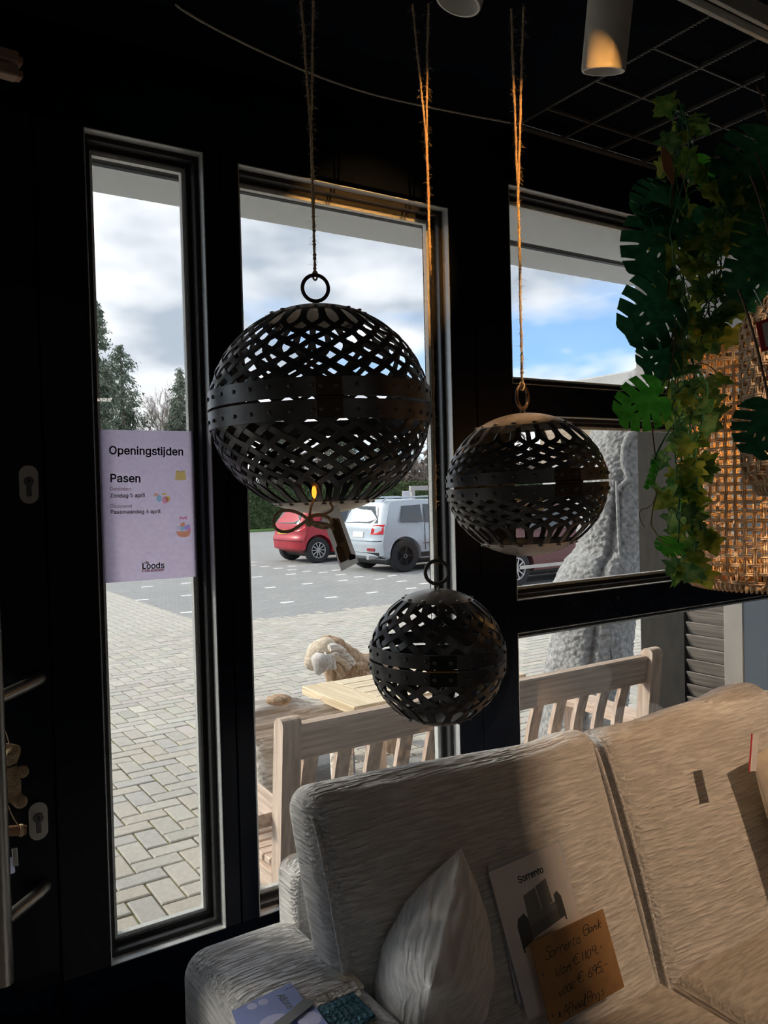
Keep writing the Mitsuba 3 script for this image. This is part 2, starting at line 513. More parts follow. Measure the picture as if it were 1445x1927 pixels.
mat('m_bear', prin(mikit.proc(lambda p, n, uv: mikit.mix((0.20, 0.14, 0.08), (0.46, 0.35, 0.22), mikit.noise(p.x * 400, p.y * 400, p.z * 400))), 0.95))
mat('m_stick', prin((0.28, 0.15, 0.09), 0.7))
mat('m_hangwood', prin((0.34, 0.22, 0.16), 0.6))
mat('m_rattan', prin(mikit.proc(lambda p, n, uv: mikit.mix((0.52, 0.34, 0.19), (0.78, 0.57, 0.38), mikit.noise(p.x * 45, p.y * 45, p.z * 45))), 0.55))


def leaf(name, a, b, dt=0.7, rough=0.45):
    scene[name] = {'type': 'principledthin', 'base_color': mikit.proc(lambda p, n, uv: mikit.mix(a, b, mikit.smoothstep(0.3, 0.7, mikit.fbm(p.x * 70, p.y * 70, p.z * 70)))), 'roughness': rough, 'diff_trans': dt}


leaf('m_ivy_a', (0.08, 0.22, 0.05), (0.25, 0.40, 0.09), 1.0)
leaf('m_ivy_b', (0.16, 0.27, 0.03), (0.40, 0.46, 0.10), 1.0)
leaf('m_ivy_c', (0.05, 0.16, 0.045), (0.18, 0.31, 0.12), 1.0)
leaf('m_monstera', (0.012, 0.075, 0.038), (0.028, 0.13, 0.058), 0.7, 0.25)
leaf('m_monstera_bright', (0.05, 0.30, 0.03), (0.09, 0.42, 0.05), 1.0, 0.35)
mat('m_stem', prin((0.05, 0.22, 0.10), 0.5))
mat('m_root', prin((0.50, 0.45, 0.28), 0.6))
mat('m_stembrown', prin((0.16, 0.09, 0.05), 0.7))
mat('m_redcar', {**prin((0.40, 0.018, 0.035), 0.35, 0.1), 'clearcoat': 0.7, 'clearcoat_gloss': 0.9})
mat('m_silvercar', {**prin((0.50, 0.56, 0.62), 0.35, 0.35), 'clearcoat': 0.7, 'clearcoat_gloss': 0.9})
mat('m_darkcar', {**prin((0.13, 0.05, 0.055), 0.35, 0.3), 'clearcoat': 0.7, 'clearcoat_gloss': 0.9})
mat('m_carglass', prin((0.06, 0.075, 0.085), 0.08, 0.0, 0.8))
mat('m_carblack', prin((0.02, 0.02, 0.022), 0.6))
mat('m_tyre', prin((0.022, 0.023, 0.026), 0.8))
mat('m_rim', prin((0.55, 0.56, 0.58), 0.35, 0.6))
mat('m_rimdark', prin((0.018, 0.018, 0.02), 0.35, 0.3))
mat('m_taillight', prin((0.60, 0.02, 0.03), 0.2))
mat('m_reflector', prin((0.35, 0.02, 0.03), 0.3))
mat('m_taillight_pale', prin((0.75, 0.45, 0.45), 0.2))
mat('m_plate_y', prin((0.75, 0.48, 0.04), 0.5))
mat('m_plate_w', prin((0.75, 0.75, 0.73), 0.5))
mat('m_chrome', prin((0.75, 0.76, 0.78), 0.15, 0.9))
mat('m_brownpic', prin((0.20, 0.115, 0.06), 0.7))
mat('m_brownpic2', prin((0.36, 0.24, 0.13), 0.7))

# ---------------------------------------------------------------- the room
YW, YO = 1.61, 1.69           # inner and outer face of the shop front
ZF, ZC, ZB = 0.10, 2.60, 2.538
struct('floor', box((-4, -5, 0.0), (3.2, 1.69, ZF)), 'm_floor', label='wooden shop floor')
struct('wall_left', box((-4.1, -5, ZF), (-4, 1.69, ZC)), 'm_roomwall')
struct('wall_back', box((-4, -5.1, ZF), (3.2, -5, ZC)), 'm_roomwall')
struct('wall_right', box((3.2, -5, ZF), (3.3, 1.69, ZC)), 'm_bluegrey')
OPEN = [(-0.50, 0.222, 0.772, 2.36), (0.396, 0.633, 0.743, 2.357), (0.709, 1.267, 0.743, 2.350), (1.468, 3.15, 0.743, 2.447), (-3.85, -0.75, 0.772, 2.36)]
struct('wall_front', cat([box((-4, YW, 2.36), (1.372, YO, ZC)), box((1.372, YW, 2.447), (3.2, YO, ZC)), box((-4, YW, ZF), (0.303, YO, 0.772)), box((0.306, YW, ZF), (3.2, YO, 0.743)), box((-0.75, YW, 0.772), (-0.5, YO, 2.36)), box((-4, YW, .772), (-3.85, YO, 2.36)),
                          box((3.15, YW, 0.743), (3.2, YO, 2.447)), box((0.297, YW + 0.004, 0.5), (0.312, YO, 2.36))]), 'm_wallblack', label='black shop front wall around the windows')
# posts between the openings, with the narrow seams between the profiles
for x0, x1, ztop in ((0.222, 0.303, 2.36), (0.306, 0.396, 2.36), (0.633, 0.667, 2.36), (0.669, 0.709, 2.36), (1.267, 1.344, 2.447), (1.346, 1.468, 2.447)):
    part('wall_front', 'post', box((x0, YW, 0.743), (x1, YO, ztop), 0.0015), 'm_frame')
part('wall_front', 'head_rail', box((1.267, YW, 2.350), (1.372, YO, 2.36)), 'm_frame')


def ring(x0, x1, z0, z1, w, y0, y1, bev=0.0):
    return cat([box((x0, y0, z0), (x1, y1, z0 + w), bev), box((x0, y0, z1 - w), (x1, y1, z1), bev), box((x0, y0, z0 + w), (x0 + w, y1, z1 - w), bev), box((x1 - w, y0, z0 + w), (x1, y1, z1 - w), bev)])


def glazing(key, x0, x1, z0, z1):
    part(key, 'reveal', ring(x0, x1, z0, z1, 0.002, 1.6115, 1.640), 'm_reveal')
    part(key, 'glazing_bead', cat([ring(x0, x1, z0, z1, 0.012, 1.638, 1.662, 0.001)]), 'm_bead')
    part(key, 'bead_front', ring(x0, x1, z0, z1, 0.0115, 1.6362, 1.6381), 'm_gasket')
    part(key, 'gasket', ring(x0, x1, z0, z1, 0.021, 1.659, 1.664), 'm_gasket')
    part(key, 'outer_frame', ring(x0, x1, z0, z1, 0.017, 1.683, 1.70), 'm_frame')
    part(key, 'spacer_bar', ring(x0 + 0.017, x1 - 0.017, z0 + 0.017, z1 - 0.017, 0.011, 1.668, 1.682), 'm_spacer', label='perforated metal spacer between the panes')
    part(key, 'pane', placed(trimesh.Trimesh([[x0 + .01, 0, z0 + .01], [x1 - .01, 0, z0 + .01], [x1 - .01, 0, z1 - .01], [x0 + .01, 0, z1 - .01]], [[0, 1, 2], [0, 2, 3]], process=False), trimesh.transformations.translation_matrix([0, 1.666, 0])), 'm_glass')


door = tag(free('door_1'), 'black glazed entrance door with a steel pull handle', kind='structure')
glazing(door, *OPEN[0])
for k in (1, 2):
    w = tag(free(f'window_{k}'), ['', 'narrow tall window holding the lilac notice', 'wide tall window behind the largest globe lantern'][k], kind='structure')
    glazing(w, *OPEN[k])
glazing(tag(free('window_4'), 'added window left of the entrance door, out of view, letting in fill daylight', kind='structure'), *OPEN[4])  # added opening out of view, lets in cool fill daylight from the left
w3 = tag(free('window_3'), 'window split by two black crossbars on the right', kind='structure')
x0, x1, z0, z1 = OPEN[3]
for a, b in ((z0, 1.268), (1.354, 1.846), (1.927, z1)):
    glazing(w3, x0, x1, a, b)
part(w3, 'crossbar', box((x0, YW, 1.268), (x1, YO, 1.354), 0.002), 'm_frame')
part(w3, 'crossbar', box((x0, YW, 1.846), (x1, YO, 1.927), 0.002), 'm_frame')

# ceiling: a plain black lowered part on the left, black tiles in a grid on the right
struct('ceiling', cat([box((-4, -5, ZB), (1.395, YW, ZC + .1)), box((1.395, -5, ZC + 0.012), (3.2, YW, ZC + .1)), box((1.395, -5, ZC), (3.2, 0.19, ZC + .02))]), 'm_ceil', label='black ceiling with a fine metal grid')
gx = [1.49 + 0.163 * k for k in range(11)]
gy = [1.600, 1.493, 1.332, 1.169, 1.006, 0.843, 0.68, 0.517, 0.354, 0.191]
tile = {}
for i in range(10):
    for j in range(9):
        hy = gy[j] - gy[j + 1]
        if hy not in tile:
            tile[hy] = mikit.ply(box((0.005, 0.005, 0), (0.158, hy - 0.005, 0.012), 0.002), 'm_ceil')
        part('ceiling', 'tile', tile[hy], None, to_world=trimesh.transformations.translation_matrix([gx[i], gy[j + 1], ZC + 0.003]))
for x in gx[:10]:
    n = 220
    part('ceiling', 'main_runner', cat([box((x - 0.003, 0.19, ZC - 0.004), (x + 0.003, 1.606, ZC + .004))] + ([box((x - 0.004, y, ZC - 0.0055), (x + 0.004, y + 0.004, ZC - .003)) for y in np.arange(0.6, 1.6, 0.009)])), 'm_ceilgrid')
for y in gy:
    part('ceiling', 'cross_runner', box((1.395, y - 0.0022, ZC - 0.003), (3.2, y + 0.0022, ZC + .004)), 'm_ceilgrid')
struct('trim_1', box((1.46, 1.592, ZC - 0.006), (3.2, 1.609, ZC - 0.002)), 'm_ceilgrid', label='thin metal edge strip along the ceiling')
cable = bezier([atz(x, y, 2.533) + [0, 0, 0] for x, y in ((330, 8), (440, 72), (590, 140), (700, 177), (790, 198), (880, 216), (960, 231))], 60)
obj('ceiling_cable', tube(cable, 0.0024, 6), 'm_cable', 'thin pale cable sagging along the top of the black wall', 'cable', smooth=True)

# ---------------------------------------------------------------- outside ground
def inview(x, y, lo=0.20, hi=1.32):
    return lo * y < x < hi * y


struct('ground_paving', cat([box((-30, 1.69, -0.3), (3.85, 60, -0.0095)), box((3.85, 1.69, -0.3), (60, 9.93, -0.0095))]), 'm_joint', label='beige herringbone brick paving')
part('ground_paving', 'distant_bricks', cat([box((-30, 9.93, -0.011), (3.85, 60, -0.0035)), box((-30, 1.69, -0.011), (-0.95, 9.93, -0.004)), box((13.3, 1.69, -0.011), (60, 9.93, -0.004)), box((5.2, 1.69, -0.011), (13.3, 3.4, -0.004))]), 'm_pavefar', kind='stuff')
bricks = []
G = 0.0045
for i in range(-12, 122):
    for j in range(14, 90):
        t = (i - j + 23 + 4000) % 4
        if t == 0:
            x0, x1, y0, y1 = i, i + 2, j, j + 1
        elif t == 3:
            x0, x1, y0, y1 = i, i + 1, j, j + 2
        else:
            continue
        x0, x1, y0, y1 = x0 * WB + OX, x1 * WB + OX, y0 * WB + OY, y1 * WB + OY
        cx, cy = (x0 + x1) / 2, (y0 + y1) / 2
        if y0 > 9.90:
            continue
        if cy < 1.75 or cx < -1.0 or cx > 13.25 or (cx > 5.2 and cy < 3.45):
            continue
        bricks.append((math.hypot(cx, cy), t, x0, x1, y0, y1, inview(cx, cy) and cy > 2.95))


def brick_mesh(lx, ly):
    b = 0.006
    pts = []
    for z, ins in ((-0.012, 0), (-0.004, 0), (0, b)):
        pts += [[ins, ins, z], [lx - ins, ins, z], [lx - ins, ly - ins, z], [ins, ly - ins, z]]
    f = []
    for k in (0, 4):
        for a in range(4):
            c = (a + 1) % 4
            f += [[k + a, k + c, k + 4 + c], [k + a, k + 4 + c, k + 4 + a]]
    f += [[8, 9, 10], [8, 10, 11]]
    return trimesh.Trimesh(np.array(pts, float), f, process=False)


bricks.sort()
near = [b for b in bricks if b[6]][:300]
nearset = set(id(b) for b in near)
proto = {0: mikit.ply(brick_mesh(2 * WB - 2 * G, WB - 2 * G), 'm_paver_a'), 3: mikit.ply(brick_mesh(WB - 2 * G, 2 * WB - 2 * G), 'm_paver_a')}
for b in near:
    _, t, x0, x1, y0, y1, _ = b
    M = trimesh.transformations.euler_matrix(rng.normal(0, .006), rng.normal(0, .006), rng.normal(0, .008))
    M[:3, 3] = [x0 + G, y0 + G, rng.normal(0, 0.0012)]
    part('ground_paving', 'brick', proto[t], PAVE[rng.integers(4)][0], to_world=M)
V, Fc, C, o = [], [], [], 0
bm = {0: brick_mesh(2 * WB - 2 * G, WB - 2 * G), 3: brick_mesh(WB - 2 * G, 2 * WB - 2 * G)}
for b in bricks:
    if id(b) in nearset:
        continue
    m = bm[b[1]]
    V.append(m.vertices + [b[2] + G, b[4] + G, rng.normal(0, 0.001)])
    Fc.append(m.faces + o)
    o += len(m.vertices)
    C.append(np.tile(np.array([0.435, 0.417, 0.375]) * (1 + rng.normal(0, .055)) * (1 + rng.normal(0, .012, 3)), (len(m.vertices), 1)))
part('ground_paving', 'distant_bricks', trimesh.Trimesh(np.vstack(V), np.vstack(Fc), process=False), 'm_paverstuff', kind='stuff', color=np.clip(np.vstack(C), 0, 1))
struct('parking_lot', box((3.85, 9.93, -0.3), (60, 60, 0.0)), 'm_lot', label='grey brick parking lot with white marker bricks')
mk = mikit.ply(box((-0.105, -0.05, 0), (0.105, 0.05, 0.004), 0.001), 'm_marker')
q = lambda x, y: (460 + x / 3.6125, 1000 + y / 3.6125)
d1 = lambda x, y: (x / 3.01, 640 + y / 3.01)
marks = [q(*a) for a in ((90, 310), (175, 383), (290, 483), (430, 357), (590, 450), (670, 335), (655, 295), (535, 280), (425, 272), (315, 292), (325, 262), (325, 238), (230, 252), (138, 240), (65, 210), (780, 310), (920, 325),
                         (1005, 303), (1070, 340), (1135, 388), (870, 417), (625, 265), (500, 222), (1220, 285), (1230, 355), (50, 232))] + [d1(*a) for a in ((608, 1418), (835, 1398), (1057, 1378), (1062, 1447), (805, 1472), (1065, 1543))]
marks += [(996, 1084), (1060, 1078), (1120, 1072), (430, 1090), (415, 1130), (880, 1120), (900, 1070), (930, 1098), (950, 1060)]
for px, py in marks:
    p = atz(px, py, 0)
    if p[0] > 3.9 and p[1] > 10:
        part('parking_lot', 'marker_brick', mk, None, to_world=trimesh.transformations.translation_matrix([p[0], p[1], 0.0005]))
k = obj('grass_verge', box((9, 34.0, -0.1), (45, 35.5, 0.06), 0.02), 'm_grass', 'strip of green grass in front of the clipped hedge', 'grass')
labels[k]['kind'] = 'stuff'


# hedge and trees
def cards(cent, size, dirs, ratio=0.4):
    """One quad per point: size along dirs, ratio times that across."""
    n = len(cent)
    d = dirs / np.linalg.norm(dirs, axis=1, keepdims=True)
    s = np.cross(d, rng.normal(size=(n, 3)))
    s /= np.linalg.norm(s, axis=1, keepdims=True) + 1e-9
    d, s = d * size[:, None] / 2, s * (size * ratio)[:, None] / 2
    V = np.stack([cent - d, cent + s * 0.9, cent + d, cent - s * 0.9], 1).reshape(-1, 3)
    k = np.arange(n)[:, None] * 4
    return trimesh.Trimesh(V, np.vstack([k + [0, 1, 2], k + [0, 2, 3]]), process=False)


def hedge(x0, x1, y, h):
    k = thing('clipped_hedge', 'clipped green hedge along the far side of the parking lot', 'hedge')
    part(k, 'core', box((x0, y + .1, 0), (x1, y + 1.0, h - .1), 0.1), 'm_hedge')
    n = 16000
    c = np.stack([rng.uniform(x0, x1, n), rng.uniform(y - .05, y + 0.2, n), rng.uniform(0, h, n)], 1)
    top = rng.random(n) < .2
    c[top, 1], c[top, 2] = rng.uniform(y, y + 1, top.sum()), h + rng.normal(0, .05, top.sum())
    part(k, 'leaves', cards(c, rng.uniform(.12, .25, n), rng.normal(size=(n, 3)), 0.6), 'm_hedge', kind='stuff')


hedge(13.0, 42.0, 35.8, 2.1)


def conifer(x, y, h, r, mat_, label, n=17000, droop=0.6):
    k = thing('conifer_tree', label, 'tree', 'conifers beyond the parking lot')
    part(k, 'trunk', tube([[x, y, 0], [x + .05, y, h * .5], [x, y, h * .98]], [h * .018, h * .011, .02], 8), 'm_bark')
    nb = 90
    cs, ds, sz = [], [], []
    for b in range(nb):
        t = (b + rng.random()) / nb
        z = h * (0.06 + 0.92 * t)
        L = r * (1 - t) ** 0.75 * rng.uniform(.6, 1.1) + .12
        a = rng.uniform(0, 2 * PI)
        m = int(n / nb * (0.35 + 1.3 * (1 - t)))
        s = rng.random(m) ** 0.65
        p = np.stack([x + np.cos(a) * L * s, y + np.sin(a) * L * s, z - droop * L * s ** 2 * .6 + .3 * L * s], 1)
        p += rng.normal(0, .07 + .10 * L, (m, 3)) * np.array([1, 1, .9])
        cs.append(p)
        ds.append(np.stack([np.cos(a) + rng.normal(0, .5, m), np.sin(a) + rng.normal(0, .5, m), rng.normal(-.9, .5, m)], 1))
        sz.append(rng.uniform(.14, .40, m) * (0.6 + 0.4 * (1 - t)))
    part(k, 'foliage', cards(np.vstack(cs), np.concatenate(sz), np.vstack(ds), 0.36), mat_, kind='stuff')


for px, py, Y, r, m_, lb in ((178, 560, 43, 1.75, 'm_conifer', 'tallest dark conifer, cut by the black door post, above the lilac notice'), (226, 645, 47, 3.3, 'm_conifer', 'broad dark green conifer above the middle of the lilac notice'),
                             (338, 692, 47, 1.5, 'm_conifer_pale', 'slender pale conifer above the right half of the lilac notice'), (377, 738, 44, 1.3, 'm_conifer', 'small dark conifer at the right edge of the narrow window'),
                             (828, 810, 40, 1.6, 'm_conifer', 'dark conifer between the globe lantern and the right window post'), (520, 760, 46, 2.0, 'm_conifer_pale', 'pale conifer glimpsed through the left of the largest globe'),
                             (640, 800, 42, 2.2, 'm_conifer', 'dark conifer glimpsed through the middle of the largest globe'), (725, 790, 46, 2.0, 'm_conifer_pale', 'pale conifer glimpsed through the right of the largest globe')):
    p = at(px, py, Y)
    conifer(p[0], Y, p[2], r, m_, lb)


def bare_tree(x, y, h, label, seed, spread=0.5):
    k = thing('bare_tree', label, 'tree', 'leafless trees beyond the parking lot')
    r_ = np.random.default_rng(seed)
    segs = []

    def grow(p, d, L, rad, depth):
        e = p + d * L
        mid = (p + e) / 2 + r_.normal(0, .04 * L, 3)
        segs.append(tube([p, mid, e], [rad, rad * .85, rad * .65], 4 if depth < 3 else 3, caps=False))
        if depth >= 6:
            return
        for _ in range(3 if depth < 4 else 4):
            nd = d + r_.normal(0, spread, 3)
            nd[2] += .18
            grow(p + (e - p) * r_.uniform(.55, 1), nd / np.linalg.norm(nd), L * r_.uniform(.6, .8), max(rad * .55, .007), depth + 1)
    grow(np.array([x, y, 0.0]), np.array([0, 0, 1.0]), h * .30, h * .016, 0)
    m = cat(segs)
    part(k, 'branches', m, 'm_twig')


for n_, (px, py, Y, lb) in enumerate(((281, 655, 52, 'leafless tree between two conifers above the notice'), (312, 700, 50, 'leafless tree left of the slender pale conifer'), (368, 690, 52, 'leafless tree above the right edge of the notice'), (205, 610, 54, 'leafless tree behind the tallest conifers'),
                                      (800, 800, 38, 'brownish leafless tree behind the white timber frame'), (770, 830, 42, 'leafless tree glimpsed right of the largest globe'), (690, 830, 44, 'leafless tree seen through the right of the largest globe'),
                                      (570, 800, 44, 'leafless tree seen through the left of the largest globe'))):
    p = at(px, py, Y)
    bare_tree(p[0], Y, p[2], lb, 40 + n_)
# dark undergrowth behind the cars
n = 14000
c = np.stack([rng.uniform(20, 45, n), rng.uniform(39, 44, n), np.abs(rng.normal(0, 1.9, n))], 1)
k = obj('undergrowth', cards(c, rng.uniform(.3, .8, n), rng.normal(size=(n, 3)), .35), 'm_bark', 'brown undergrowth below the leafless trees behind the silver car', 'undergrowth')
labels[k]['kind'] = 'stuff'

# white timber frame and its sign behind the silver car
k = thing('timber_frame', 'pale timber frame of posts and beam behind the silver car', 'pergola')
Y = 24.0
a, b = at(771, 917, Y), at(850, 914, Y)
part(k, 'beam', box((a[0], Y - .06, a[2] - .12), (b[0], Y + .06, a[2] + .05)), 'm_wingpale')
for px in (776, 814, 845):
    p = at(px, 930, Y)
    part(k, 'post', box((p[0] - .07, Y - .07, 0), (p[0] + .07, Y + .07, a[2] - .12)), 'm_wingpale')
p = at(764, 932, Y - .5)
obj('notice_board', cat([box((p[0] - .16, Y - .52, p[2] - .15), (p[0] + .16, Y - .48, p[2] + .15), .01), box((p[0] - .02, Y - .5, 0), (p[0] + .02, Y - .46, p[2]))]), 'm_paperblue', 'small pale blue board left of the pale timber frame', 'sign')

# far building along the right
k = thing('far_building', 'grey flat-roofed building with a brick storey and blue window frames', 'building')
part(k, 'wall', box((22, 8, 0), (30, 22.6, 4.75)), 'm_farwall')
part(k, 'roof_edge', box((21.8, 7.8, 4.75), (30.2, 22.9, 5.48), .05), 'm_farwall')
part(k, 'brick_band', box((21.92, 19.95, 2.6), (22, 22.6, 4.6)), 'm_farbrick')
part(k, 'brick_band', box((21.92, 8, 2.6), (22, 18.3, 4.6)), 'm_farbrick')
for y0, y1 in ((19.2, 20.0), (18.3, 19.15), (16.0, 17.6), (13.2, 15), (10.5, 12.2)):
    f = part(k, 'window_frame', cat([box((21.86, y0, 2.7), (21.95, y0 + .09, 4.45)), box((21.86, y1 - .09, 2.7), (21.95, y1, 4.45)), box((21.86, y0, 4.36), (21.95, y1, 4.45)), box((21.86, y0, 2.7), (21.95, y1, 2.79)), box((21.86, (y0 + y1) / 2 - .04, 2.7), (21.95, (y0 + y1) / 2 + .04, 4.4))]), 'm_farframe')
    part(f, 'pane', box((21.9, y0 + .08, 2.78), (21.93, y1 - .08, 4.37)), 'm_farglass')

# canopy over the shop front and the wing wall on the right
ZS = 2.75
struct('canopy', cat([box((-12, YO, ZS), (12, 2.72, ZS + .3)), box((-12, 2.715, ZS + .04), (12, 2.80, ZS + .3)), box((-12, 2.785, ZS), (12, 3.02, ZS + .3))]), 'm_soffit', label='pale grey canopy above the shop front')
part('canopy', 'dark_groove', box((-12, 2.715, ZS + .01), (12, 2.79, ZS + .045)), 'm_groove', label='dark groove in the canopy')
struct('wall_outside', None, None, label='dark wing wall with a louvred panel outside the right window')
part('wall_outside', 'dark_cladding', box((3.06, 2.285, 0), (3.3, 2.52, 1.95)), 'm_wingdark')
part('wall_outside', 'pale_upper_wall', box((3.06, 1.70, 1.95), (3.3, 2.52, ZS)), 'm_wingpale')
part('wall_outside', 'louvre_back', box((3.10, 2.08, 0), (3.3, 2.285, 1.95)), 'm_louvre')
part('wall_outside', 'pilaster', box((3.045, 1.99, 0), (3.3, 2.08, 1.95), .004), 'm_pilaster')
part('wall_outside', 'blue_grey_panel', box((3.05, 1.70, 0), (3.3, 1.99, 1.95)), 'm_bluegrey')
for z in np.arange(0.25, 1.9, 0.055):
    part('wall_outside', 'louvre_slat', placed(box((-.030, 2.085, -.004), (.030, 2.28, .004), .001), trimesh.transformations.translation_matrix([3.08, 0, z]) @ trimesh.transformations.rotation_matrix(math.radians(66), [0, 1, 0])), 'm_louvre')


# ---------------------------------------------------------------- cars outside
def car(name, label, X0, Ynear, W, Lc, prof, belt, tumble, wheels, wr, paint, windows, rear_win, lights, rimmat, plate, extras, group=None):
    """Heads +x; the rear is at X0, the side towards the shop at y = Ynear. prof: closed side outline (x, z) from the rear."""
    k = thing(name, label, 'car', group)
    yc = Ynear + W / 2

    def half(z):
        return W / 2 * (1 - tumble * max(0.0, z - belt) ** 1.0 - 0.10 * max(0.0, 0.45 - z))

    P = np.array(Polygon(prof).exterior.segmentize(0.06).coords)[:-1]
    st = np.array([-1, -.985, -.94, -.86, -.7, -.45, -.15, .15, .45, .7, .86, .94, .985, 1])
    cx, cz = Lc / 2, 0.75
    V = []
    for s in st:
        e = 0.16 * abs(s) ** 5
        px = P[:, 0] + (cx - P[:, 0]) / (Lc / 2) * e
        rnd = 0.045 * max(0, abs(s) - .86) / .14
        pz = P[:, 1] - np.sign(P[:, 1] - cz) * rnd ** 1.3
        V.append(np.stack([X0 + px, yc + s * np.array([half(z) for z in pz]), pz], 1))
    N = len(P)
    V = np.vstack(V)
    F_ = []
    for a in range(len(st) - 1):
        for b in range(N):
            c = (b + 1) % N
            F_ += [[a * N + b, a * N + c, (a + 1) * N + c], [a * N + b, (a + 1) * N + c, (a + 1) * N + b]]
    tri = trimesh.creation.triangulate_polygon(Polygon(P), engine='earcut')
    idx = [int(np.argmin(((P - v) ** 2).sum(1))) for v in tri[0]]
    for t in tri[1]:
        i, j, l = (idx[t[0]], idx[t[1]], idx[t[2]])
        F_ += [[i, j, l], [l + (len(st) - 1) * N, j + (len(st) - 1) * N, i + (len(st) - 1) * N]]
    body = trimesh.Trimesh(V, F_, process=True)
    body.fix_normals()
    cut = []
    for wx in wheels:
        for yy in (Ynear, Ynear + W):
            cut.append(manifold3d.Manifold.cylinder(0.5, wr * 1.17, wr * 1.17, 40, True).rotate([90, 0, 0]).translate([X0 + wx, yy, wr * 1.03]))
    try:
        body = unman(man(body) - manifold3d.Manifold.batch_boolean(cut, manifold3d.OpType.Add))
    except Exception:
        pass
    part(k, 'body', body, paint, smooth=35)

    def side(poly, name, m, out=0.006, th=0.01, par=k, near=True, label=None):
        pm = prism(Polygon(poly).segmentize(0.08) if not hasattr(poly, 'geom_type') else poly.segmentize(0.08), th)
        v = pm.vertices.copy()
        h = np.array([half(z) for z in v[:, 1]])
        e = 0.16 * 0
        y = yc - h - out + v[:, 2] if near else yc + h + out - v[:, 2]
        pm.vertices = np.stack([X0 + v[:, 0], y, v[:, 1]], 1)
        return part(par, name, pm, m, label=label)

    def rear(poly, name, m, th=0.02, out=0.012, par=k, label=None):
        """poly in (s, z), s from -1 (near side) to 1."""
        pm = prism(Polygon(poly).segmentize(0.1), th)
        v = pm.vertices.copy()
        seg = [(P[i], P[(i + 1) % N]) for i in range(N)]
        out_ = np.zeros((len(v), 3))
        for i, (s, z, d) in enumerate(v):
            xs = [a[0] + (b[0] - a[0]) * (z - a[1]) / (b[1] - a[1]) for a, b in seg if (a[1] - z) * (b[1] - z) <= 0 and abs(a[1] - b[1]) > 1e-6]
            x = min(xs) if xs else 0
            x += (cx - x) / (Lc / 2) * 0.16 * abs(s) ** 5
            out_[i] = [X0 + x - out + d, yc + s * half(z), z]
        pm.vertices = out_
        return part(par, name, pm, m, label=label)

    for n_, w in enumerate(windows):
        side(w, 'side_window', 'm_carglass')
    rear(rear_win, 'rear_window', 'm_carglass')
    for poly, m, nm, lab in lights:
        rear(poly, nm, m, label=lab)
    for ps, m, nm, kind_ in extras:
        (side if kind_ == 's' else rear)(ps, nm, m)
    rear([(plate[0], plate[2]), (plate[1], plate[2]), (plate[1], plate[3]), (plate[0], plate[3])], 'licence_plate', plate[4], out=0.018)
    for wx in wheels:
        for nr in (True, False):
            yy = Ynear + 0.03 if nr else Ynear + W - 0.03
            sgn = 1 if nr else -1
            prof_t = [(wr * .62, 0), (wr * .9, -.006), (wr * .985, .02), (wr, .05), (wr, .15), (wr * .985, .18), (wr * .9, .20), (wr * .62, .20)]
            M = frame([X0 + wx, yy, wr], [1, 0, 0], [0, 0, 1] if not nr else [0, 0, -1])
            ty = part(k, 'wheel', lathe(prof_t + [prof_t[0]], 36, M), 'm_tyre', smooth=35)
            if nr or True:
                rm = [cyl([0, 0, .05], [0, 0, .10], wr * .63, 28)]
                rm = []
                rimring = trimesh.creation.annulus(wr * .56, wr * .66, 0.05, sections=32)
                rimring.apply_translation([0, 0, .03])
                rm.append(rimring)
                for a in range(5 if rimmat == 'm_rimdark' else 10):
                    sp = box((wr * .08, -.022 if rimmat == 'm_rimdark' else -.012, .01), (wr * .6, .022 if rimmat == 'm_rimdark' else .012, .03), .004)
                    sp.apply_transform(trimesh.transformations.rotation_matrix(a * 2 * PI / (5 if rimmat == 'm_rimdark' else 10), [0, 0, 1]))
                    rm.append(sp)
                rm.append(cyl([0, 0, .03], [0, 0, .005], wr * .14, 16))
                part(ty, 'rim', placed(cat(rm), M), rimmat)
                part(ty, 'rim_back', placed(cyl([0, 0, .09], [0, 0, .11], wr * .6, 24), M), 'm_carblack')
                if rimmat == 'm_rimdark':
                    part(ty, 'hub_cap', placed(trimesh.creation.annulus(wr * .09, wr * .125, 0.01, sections=24), M @ trimesh.transformations.translation_matrix([0, 0, 0.0])), 'm_chrome')
    part(k, 'underbody', box((X0 + .35, Ynear + .12, .16), (X0 + Lc - .35, Ynear + W - .12, .42), .05), 'm_carblack')
    return k


